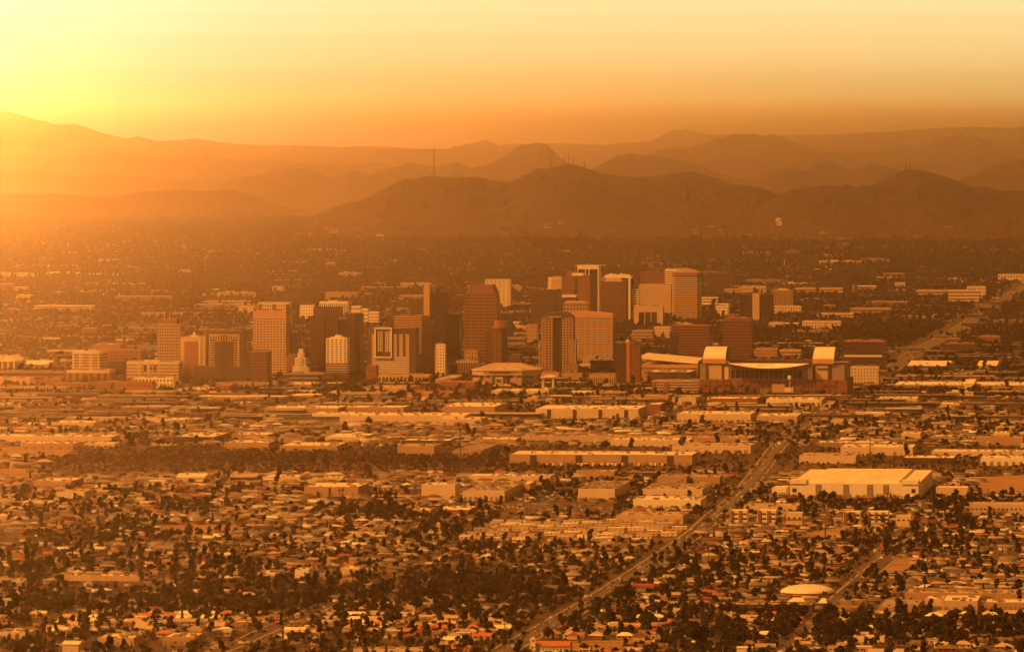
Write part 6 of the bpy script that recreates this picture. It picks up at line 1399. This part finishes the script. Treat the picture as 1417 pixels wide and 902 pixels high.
while n < 235 and tries < 5000:
    tries += 1
    px = rnd.uniform(-5, 1422); b = rnd.choices(bands, (2, 1.2, 2, 2, 1.7, 1.2))[0]; py = rnd.uniform(b[1], b[0])
    if rnd.random() > (0.25 + 1.3 * float(vnoise(px / 110, py / 9, 55)) ** 2 * 2): continue
    x, y = ground(px, py); u, v = uv(x, y); W = rnd.choice((26, 40, 60, 90, 130)); D = rnd.choice((20, 34, 60)); h = rnd.choice((5, 6, 8, 8, 12, 16)) if y > 10500 else rnd.choice((5, 6, 8))
    if not free(np.array([u - W / 2, u, u + W / 2]), np.array([v, v + D / 2, v + D]), 8).all() or near_path(np.array([x]), np.array([y]), avenue2, 60 + W / 2)[0] or near_path(np.array([x]), np.array([y]), avenue, 40 + W / 2)[0]: continue
    keep(u - W / 2, u + W / 2, v, v + D, 6); wc = rnd.choice(('cream', 'beige', 'white', 'beige', 'tan', 'tan', 'rust', 'grey')); rn = rnd.choice(('white', 'tan', 'tan', 'grey'))
    o = empty('commercial_building', (x, y, 0), -GA); tag(o, '%s %s %s-roofed building %s, %s' % ('long' if W > 60 else 'wide' if W > 30 else 'small', wc.replace('rust', 'brick-red'), rn, AREAS(px), ('on the far plain' if py < 370 else 'deep in the far trees' if py < 400 else 'a little behind the skyline' if py < 430 else 'level with the skyline' if py < 520 else 'in front of downtown')), 'building', 'low city buildings around downtown')
    a, r_, w_ = block_proto(W, D, h, wc, rn, rnd.random() < .5); put('wall', a, o); put('roof', r_, o); put('window_band', w_, o); n += 1
fx, fy, fk = [], [], []
for a, b, dn in ((9000, 12500, 420), (12500, 18000, 260), (18000, 31000, 110)):
    x, y = field(a, b, dn); m = rng.random(len(x)) < np.clip(2.2 * fbm(x / 700, y / 1500, 60, 3) - .45, .05, 1); fx.append(x[m]); fy.append(y[m])
fx = np.concatenate(fx); fy = np.concatenate(fy); fu, fv = uv(fx, fy); ok = free(fu, fv, 12) & ~near_path(fx, fy, avenue2, 40) & ~near_path(fx, fy, avenue, 30); fx, fy = fx[ok], fy[ok]; n = len(fx)
big = rng.random(n) < .22; sc = 1 + fy / 20000
k = rng.choice(5, n, p=[.3, .26, .08, .18, .18])
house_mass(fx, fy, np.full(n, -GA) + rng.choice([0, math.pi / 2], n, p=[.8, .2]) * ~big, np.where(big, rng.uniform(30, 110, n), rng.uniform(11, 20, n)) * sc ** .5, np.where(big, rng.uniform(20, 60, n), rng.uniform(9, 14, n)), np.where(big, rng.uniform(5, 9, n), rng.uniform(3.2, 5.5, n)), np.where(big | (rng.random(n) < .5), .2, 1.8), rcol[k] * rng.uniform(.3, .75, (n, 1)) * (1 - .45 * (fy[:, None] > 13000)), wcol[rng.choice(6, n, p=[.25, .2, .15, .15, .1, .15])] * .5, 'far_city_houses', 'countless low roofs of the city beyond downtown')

# vehicles and garden walls too many to count
cxs, cys, crs = [], [], []
for v in street_rows:
    for sgn in (-1, 1):
        u = np.arange(-2100, 300, 11.0); u = u[rng.random(len(u)) < .30] + rng.uniform(-2, 2, 1); x, y = xy(u, np.full(len(u), v + sgn * 6.5)); cxs.append(x); cys.append(y); crs.append(np.full(len(u), -GA))
px = rng.uniform(-10, 1430, 5200); py = rng.uniform(548, 722, 5200); y = F * H / (py - HY); x = (px - CX) * y / F; m = rng.random(len(x)) < np.clip(3 * vnoise(x / 45, y / 60, 71) - 1.25, .03, 1)
cxs.append(x[m]); cys.append(y[m]); crs.append(np.full(m.sum(), -GA) + rng.choice([0, math.pi / 2], m.sum()))
x = np.concatenate(cxs); y = np.concatenate(cys); r_ = np.concatenate(crs); u, v = uv(x, y); px, py = to_px(x, y)
ok = free(u, v, 3) & ~in_dirt(u, v) & ~near_path(x, y, avenue, 19) & (px > -10) & (px < 1430) & (y > 4800) & ~((py > 619) & (py < 656) & (px > 60)) & ~TRAILZ(x, y)
x, y, r_ = x[ok], y[ok], r_[ok]; n = len(x); cc = np.array(list(CCOL.values()))[rng.choice(6, n, p=[.2, .2, .2, .06, .2, .14])]
house_mass(x, y, r_, rng.choice([4.5, 5.2, 7.5], n, p=[.6, .3, .1]), rng.uniform(1.8, 2.2, n), rng.choice([1.5, 1.9, 2.9], n, p=[.6, .3, .1]), np.full(n, .1), cc, cc, 'distant_vehicles', 'countless parked vehicles on the residential streets and in the yards')
wu, wv, wr = [], [], []
for a, b in zip(street_rows[:-1], street_rows[1:]):
    u = np.arange(-2100, 300, 19.0) + rng.uniform(-3, 3, 1); m = rng.random(len(u)) < .55
    wu.append(u[m]); wv.append(np.full(m.sum(), (a + b) / 2) + rng.uniform(-6, 6, m.sum())); wr.append(np.zeros(m.sum()))
    m = rng.random(len(u)) < .4; wu.append(u[m] + 9); wv.append(a + 24 + 0 * u[m]); wr.append(np.full(m.sum(), math.pi / 2))
u = np.concatenate(wu); v = np.concatenate(wv); r_ = np.concatenate(wr); x, y = xy(u, v); px, py = to_px(x, y); ok = free(u, v, 8) & ~in_dirt(u, v) & (px > -10) & (px < 1430) & (y > 4800) & (py > 670) & ~near_path(x, y, avenue, 30) & ~TRAILZ(x, y)
for sp in SIDE: ok &= ~near_path(x, y, sp, 20)
x, y, r_ = x[ok], y[ok], r_[ok]; n = len(x)
house_mass(x, y, -GA + r_, rng.uniform(14, 19, n), np.full(n, .25), np.full(n, 1.9), np.full(n, .05), wcol[rng.choice(6, n)] * .8, wcol[rng.choice(6, n)] * .8, 'garden_walls', 'low block walls between the back yards of the suburb')

# ------------------------------------------------------------------ tree sites
TX, TY, TS, TK = [], [], [], []
def add_trees(x, y, kinds, p, smin, smax, pad=3, allow_river=False):
    u, v = uv(x, y); ok = free(u, v, pad) & (clear_front(u, v) | (rng.random(len(u)) < .12)) & ~in_dirt(u, v) & ~near_path(x, y, avenue, 14) & ~near_path(x, y, avenue2, 44)
    for sp in SIDE: ok &= ~near_path(x, y, sp, 11)
    ok &= ~((y < 7300) & (np.min(np.abs(u[:, None] - np.array(ucols)[None, :]), 1) < 7)) & ~((y < 7300) & (np.min(np.abs(v[:, None] - np.array(street_rows)[None, :]), 1) < 5.5))
    px, py = to_px(x, y)
    if not allow_river: ok &= ~((py > 619) & (py < 656) & (px > 60) & (px < 1420))
    x, y = x[ok], y[ok]; n = len(x)
    TX.append(x); TY.append(y); TK.append(rng.choice(kinds, n, p=np.array(p) / sum(p))); TS.append(rng.uniform(smin, smax, n))
ALL = [0, 1, 2, 3, 4, 5, 6, 7, 8, 9]
x, y = field(4750, 7300, 8200); m = rng.random(len(x)) < np.clip(2.6 * fbm(x / 120, y / 260, 90, 3) - .58, .04, 1)
add_trees(x[m], y[m], ALL, [.17, .17, .11, .12, .07, .07, .16, .04, .04, .07], .38, .95)
x, y = field(7300, 9900, 3000); m = rng.random(len(x)) < np.clip(3.0 * fbm(x / 160, y / 420, 92, 3) - 1.0, .05, 1)
add_trees(x[m], y[m], ALL, [.2, .2, .10, .12, .06, .06, .16, .04, .03, .05], .45, 1.05)
for a, b, dn, s0, s1 in ((9900, 14000, 3400, .8, 1.3), (14000, 20000, 2400, .9, 1.5), (20000, 33900, 1100, 1.1, 1.9)):
    x, y = field(a, b, dn); m = rng.random(len(x)) < np.clip(2.6 * fbm(x / 500, y / 1200, 94, 3) - .1, .2, 1)
    add_trees(x[m], y[m], ALL, [.2, .18, .16, .16, .03, .03, .12, .03, .02, .07], s0, s1, 2)
x, y = field(4850, 5650, 3800); m = rng.random(len(x)) < .55; add_trees(x[m], y[m], ALL, [.17, .17, .14, .14, .07, .07, .12, .03, .04, .05], .5, 1.1)
# thickets, each drawn on the ground where the photo shows it
for cx_, cy_, sx_, sy_, n_, kk in ((80, 842, 110, 8, 150, 2), (260, 838, 120, 10, 260, 0), (420, 832, 60, 14, 170, 2), (560, 838, 60, 12, 120, 2), (655, 818, 75, 14, 260, 2), (790, 838, 70, 8, 110, 0), (700, 862, 60, 10, 70, 0), (980, 868, 40, 18, 150, 3), (1120, 876, 90, 12, 300, 2), (1290, 874, 100, 12, 280, 2), (1060, 850, 70, 5, 90, 2), (1390, 868, 40, 12, 90, 0),
    (500, 712, 60, 5, 190, 2), (580, 718, 50, 4, 90, 2), (770, 684, 40, 8, 110, 2), (790, 662, 25, 6, 50, 3), (880, 674, 10, 8, 30, 2), (1065, 611, 16, 7, 40, 3), (1105, 616, 22, 7, 60, 0), (1000, 655, 30, 6, 50, 0), (1030, 690, 25, 8, 40, 2), (1330, 700, 90, 4, 160, 2), (1330, 722, 16, 8, 40, 2), (1290, 640, 20, 4, 12, 9), (185, 608, 22, 6, 60, 2), (260, 606, 14, 4, 30, 0),
    (300, 702, 45, 6, 90, 3), (230, 700, 18, 8, 30, 2), (65, 745, 30, 10, 50, 0), (190, 735, 70, 8, 90, 2), (55, 795, 30, 12, 60, 2), (320, 790, 40, 10, 80, 2), (520, 745, 80, 8, 90, 0), (1180, 800, 60, 4, 60, 2), (940, 800, 25, 15, 60, 2), (880, 860, 50, 8, 90, 2), (1225, 750, 10, 10, 16, 4), (1190, 770, 25, 12, 40, 2), (620, 742, 30, 4, 16, 0), (450, 600, 40, 5, 20, 0), (40, 560, 50, 6, 50, 0), (240, 565, 60, 6, 60, 0),
    (800, 590, 60, 4, 50, 2), (660, 590, 25, 4, 25, 3), (890, 466, 30, 6, 120, 2), (1250, 465, 60, 8, 160, 2), (700, 520, 30, 3, 20, 0), (950, 512, 20, 3, 20, 2), (1200, 460, 60, 6, 140, 3), (200, 470, 120, 12, 200, 0), (440, 470, 30, 6, 60, 2), (1000, 440, 40, 6, 120, 2)):
    n_ = int(n_ * .75); px = rng.normal(cx_, sx_ * .8, n_); py = rng.normal(cy_, sy_ * .8, n_); y = F * H / (py - HY); x = (px - CX) * y / F
    add_trees(x, y, [kk, (kk + 1) % 4, 2, 9, 4], [.4, .25, .15, .12, .08], .55, 1.12, 1)
# hand-set trees that stand out
for px, py, kk, s in ((120, 790, 2, 1.9), (90, 788, 4, 1.3), (243, 803, 2, 1.7), (302, 790, 3, 1.9), (42, 812, 2, 1.5), (1337, 738, 2, 2.0), (1228, 760, 4, 1.35), (1233, 742, 4, 1.0), (965, 898, 3, 2.6), (945, 900, 2, 2.2), (545, 872, 2, 2.0), (1020, 902, 2, 2.0), (575, 850, 3, 2.0), (511, 590, 3, 1.6), (838, 624, 2, 1.5), (873, 624, 4, 1.1), (943, 626, 4, 1.2), (945, 622, 4, 1.1), (648, 605, 4, 1.2), (655, 609, 4, 1.1), (702, 629, 3, 1.3), (1255, 634, 4, 1.2), (1216, 640, 2, 1.3), (1075, 640, 3, 1.3), (1152, 694, 3, 1.4), (1140, 693, 2, 1.3), (1113, 712, 4, 1.2), (1113, 716, 2, 1.4), (1185, 712, 2, 1.5), (870, 833, 2, 1.9), (856, 836, 3, 1.7), (980, 728, 0, 1.3), (965, 715, 2, 1.6)):
    x, y = ground(px, py); TX.append(np.array([x])); TY.append(np.array([y])); TK.append(np.array([kk])); TS.append(np.array([s]))
# palms: small groups
for cx_, cy_, n_ in ((305, 566, 9), (330, 570, 14), (350, 566, 8), (425, 545, 8), (478, 694, 4), (790, 868, 4), (790, 897, 5), (925, 868, 3), (600, 905, 2), (1390, 640, 2), (500, 690, 3), (1010, 735, 2), (770, 590, 3), (1150, 662, 3), (50, 640, 3), (1225, 700, 3), (160, 880, 2), (380, 812, 3), (800, 885, 3)):
    px = rng.normal(cx_, 9, n_); py = rng.normal(cy_, 2, n_); y = F * H / (py - HY); x = (px - CX) * y / F; add_trees(x, y, [7], [1], .75, 1.15, 0, True)
# trees lining the streets' dark lines
TX = np.concatenate(TX); TY = np.concatenate(TY); TS = np.concatenate(TS); TK = np.concatenate(TK)
tpx, tpy = to_px(TX, TY); ht = np.array([h for _, h in KIND])[TK] * TS; size = ht / TY
inv = (tpx > -6) & (tpx < 1423) & (tpy < 908 + ht / TY * F * .5)
order = np.where(inv)[0]; order = order[np.argsort(-size[order])]; pick = order[:300]; others = np.setdiff1d(np.arange(len(TX)), pick)
firsts = {}
for i in pick:
    kk = TK[i]; kname, h = KIND[kk]; o = empty(TNAME[kname], (TX[i], TY[i], 0), rnd.uniform(0, 6.28)); s = TS[i]; o.scale = (s * rnd.uniform(.9, 1.15), s * rnd.uniform(.9, 1.15), s * rnd.uniform(.88, 1.08))
    tag(o, '%s%s %s' % ('big ' if s > 1.5 else '', TLAB[kname], where(tpx[i], tpy[i])), 'palm' if kname == 'palm' else 'tree', 'trees of the near suburb')
    put('crown', PROTO[kk][0], o); put('trunk', PROTO[kk][1], o)
# sources for the tree mass: one joined crown and trunk per kind, each of them a real tree standing in the suburb
src = []
for kk in range(len(KIND)):
    me = PROTO[kk][0].copy(); a = PROTO[kk]
    vs_ = [v.co.copy() for v in a[0].vertices]; fs = [tuple(p.vertices) for p in a[0].polygons]; b0 = len(vs_)
    vs_ += [v.co.copy() for v in a[1].vertices]; fs2 = [tuple(b0 + q for q in p.vertices) for p in a[1].polygons]
    me = bpy.data.meshes.new('tree'); me.from_pydata([tuple(v) for v in vs_], [], fs + fs2); me.materials.append(LM[KIND[kk][0]]); me.materials.append(PAL['bark'])
    me.polygons.foreach_set('material_index', [0] * len(fs) + [1] * len(fs2)); me.update()
    px, py = 700 + kk * 40, 760 + (kk * 37) % 60
    o = put('tree_cover', me, None, (*ground(px, py), 0)); tag(o, 'trees standing between the houses of the suburb', 'tree cover', kind='stuff'); src.append(o)
near = others[TY[others] < 7300]; far = others[TY[others] >= 7300]
for sel, lab in ((near, 'countless smaller trees filling the suburb'), (far, 'tree cover of the city from the warehouses to the hills')):
    instancer('tree_cover', src, np.stack([TX[sel], TY[sel], 0 * TX[sel]], 1), rng.uniform(0, 6.28, len(sel)), TS[sel], TK[sel], lab, 'tree cover')
fp = np.concatenate([HV1[:HC].reshape(-1, 3), HV2[:HC2].reshape(-1, 3)]); fp = fp[(fp[:, 2] > -.5) & (fp[:, 2] < 75)]; fp = fp[rng.random(len(fp)) < np.clip(1.1 - fp[:, 2] / 75, 0, 1) * min(1, 3500 / len(fp))] + rng.normal(0, 6, (1, 3)) * (1, 1, 0)
instancer('tree_cover', src, fp - (0, 0, .6), rng.uniform(0, 6.28, len(fp)), rng.uniform(.5, 1.1, len(fp)), rng.choice(ALL, len(fp)), 'trees climbing the foot of the near ridges', 'tree cover')
hp = fp[rng.random(len(fp)) < .06]; n = len(hp); k = rng.choice(5, n); rc = rcol[k] * rng.uniform(.3, .8, (n, 1))
o = house_mass(hp[:, 0], hp[:, 1], np.full(n, -GA), rng.uniform(14, 40, n), rng.uniform(10, 18, n), rng.uniform(4, 7, n), np.full(n, .5), rc, rc, 'foothill_houses', 'pale houses strung along the foot of the near ridges')
vz = np.empty(len(o.data.vertices) * 3, np.float32); o.data.vertices.foreach_get('co', vz); vz = vz.reshape(-1, 3); vz[:, 2] += np.repeat(hp[:, 2], 14) + 2.5; o.data.vertices.foreach_set('co', vz.ravel()); o.data.update()
# brush: riverbed and yards
bx, by_ = [], []
for a, b, n_ in ((619, 656, 4000),):
    py = rng.uniform(a, b, n_); px = rng.uniform(60, 1440, n_); y = F * H / (py - HY); x = (px - CX) * y / F; m = rng.random(n_) < np.clip(2.4 * fbm(x / 90, y / 300, 33, 3) - .35 - .5 * (px > 720), .05, 1); bx.append(x[m]); by_.append(y[m])
x, y = field(4750, 9900, 3200); bx.append(x); by_.append(y)
for cx_, cy_, sx_, sy_, n_ in ((420, 636, 200, 6, 1300), (250, 634, 120, 5, 450), (620, 640, 90, 5, 400), (90, 640, 50, 5, 200)):
    px = rng.normal(cx_, sx_, n_); py = rng.normal(cy_, sy_, n_); y = F * H / (py - HY); bx.append((px - CX) * y / F); by_.append(y)
bx = np.concatenate(bx); by_ = np.concatenate(by_); u, v = uv(bx, by_); ok = free(u, v, 2) & ~in_dirt(u, v) & ~near_path(bx, by_, avenue, 20)
for sp in SIDE: ok &= ~near_path(bx, by_, sp, 12)
bx, by_ = bx[ok], by_[ok]; n = len(bx); bpx, bpy_ = to_px(bx, by_)
instancer('brush', [src[0], src[1], src[6]], np.stack([bx, by_, -.35 + 0 * bx], 1), rng.uniform(0, 6.28, n), np.where((bpy_ > 619) & (bpy_ < 656), rng.uniform(.3, .8, n), rng.uniform(.2, .45, n)), rng.integers(0, 3, n), 'low desert brush in the riverbed and yards', 'brush')
# low scrub speckling the front slopes of the two near ridges
print('COUNTS houses', len(vis), len(rest), len(mid), 'far', len(fx), 'trees', len(TX), 'brush', n, 'trailers', len(tv))
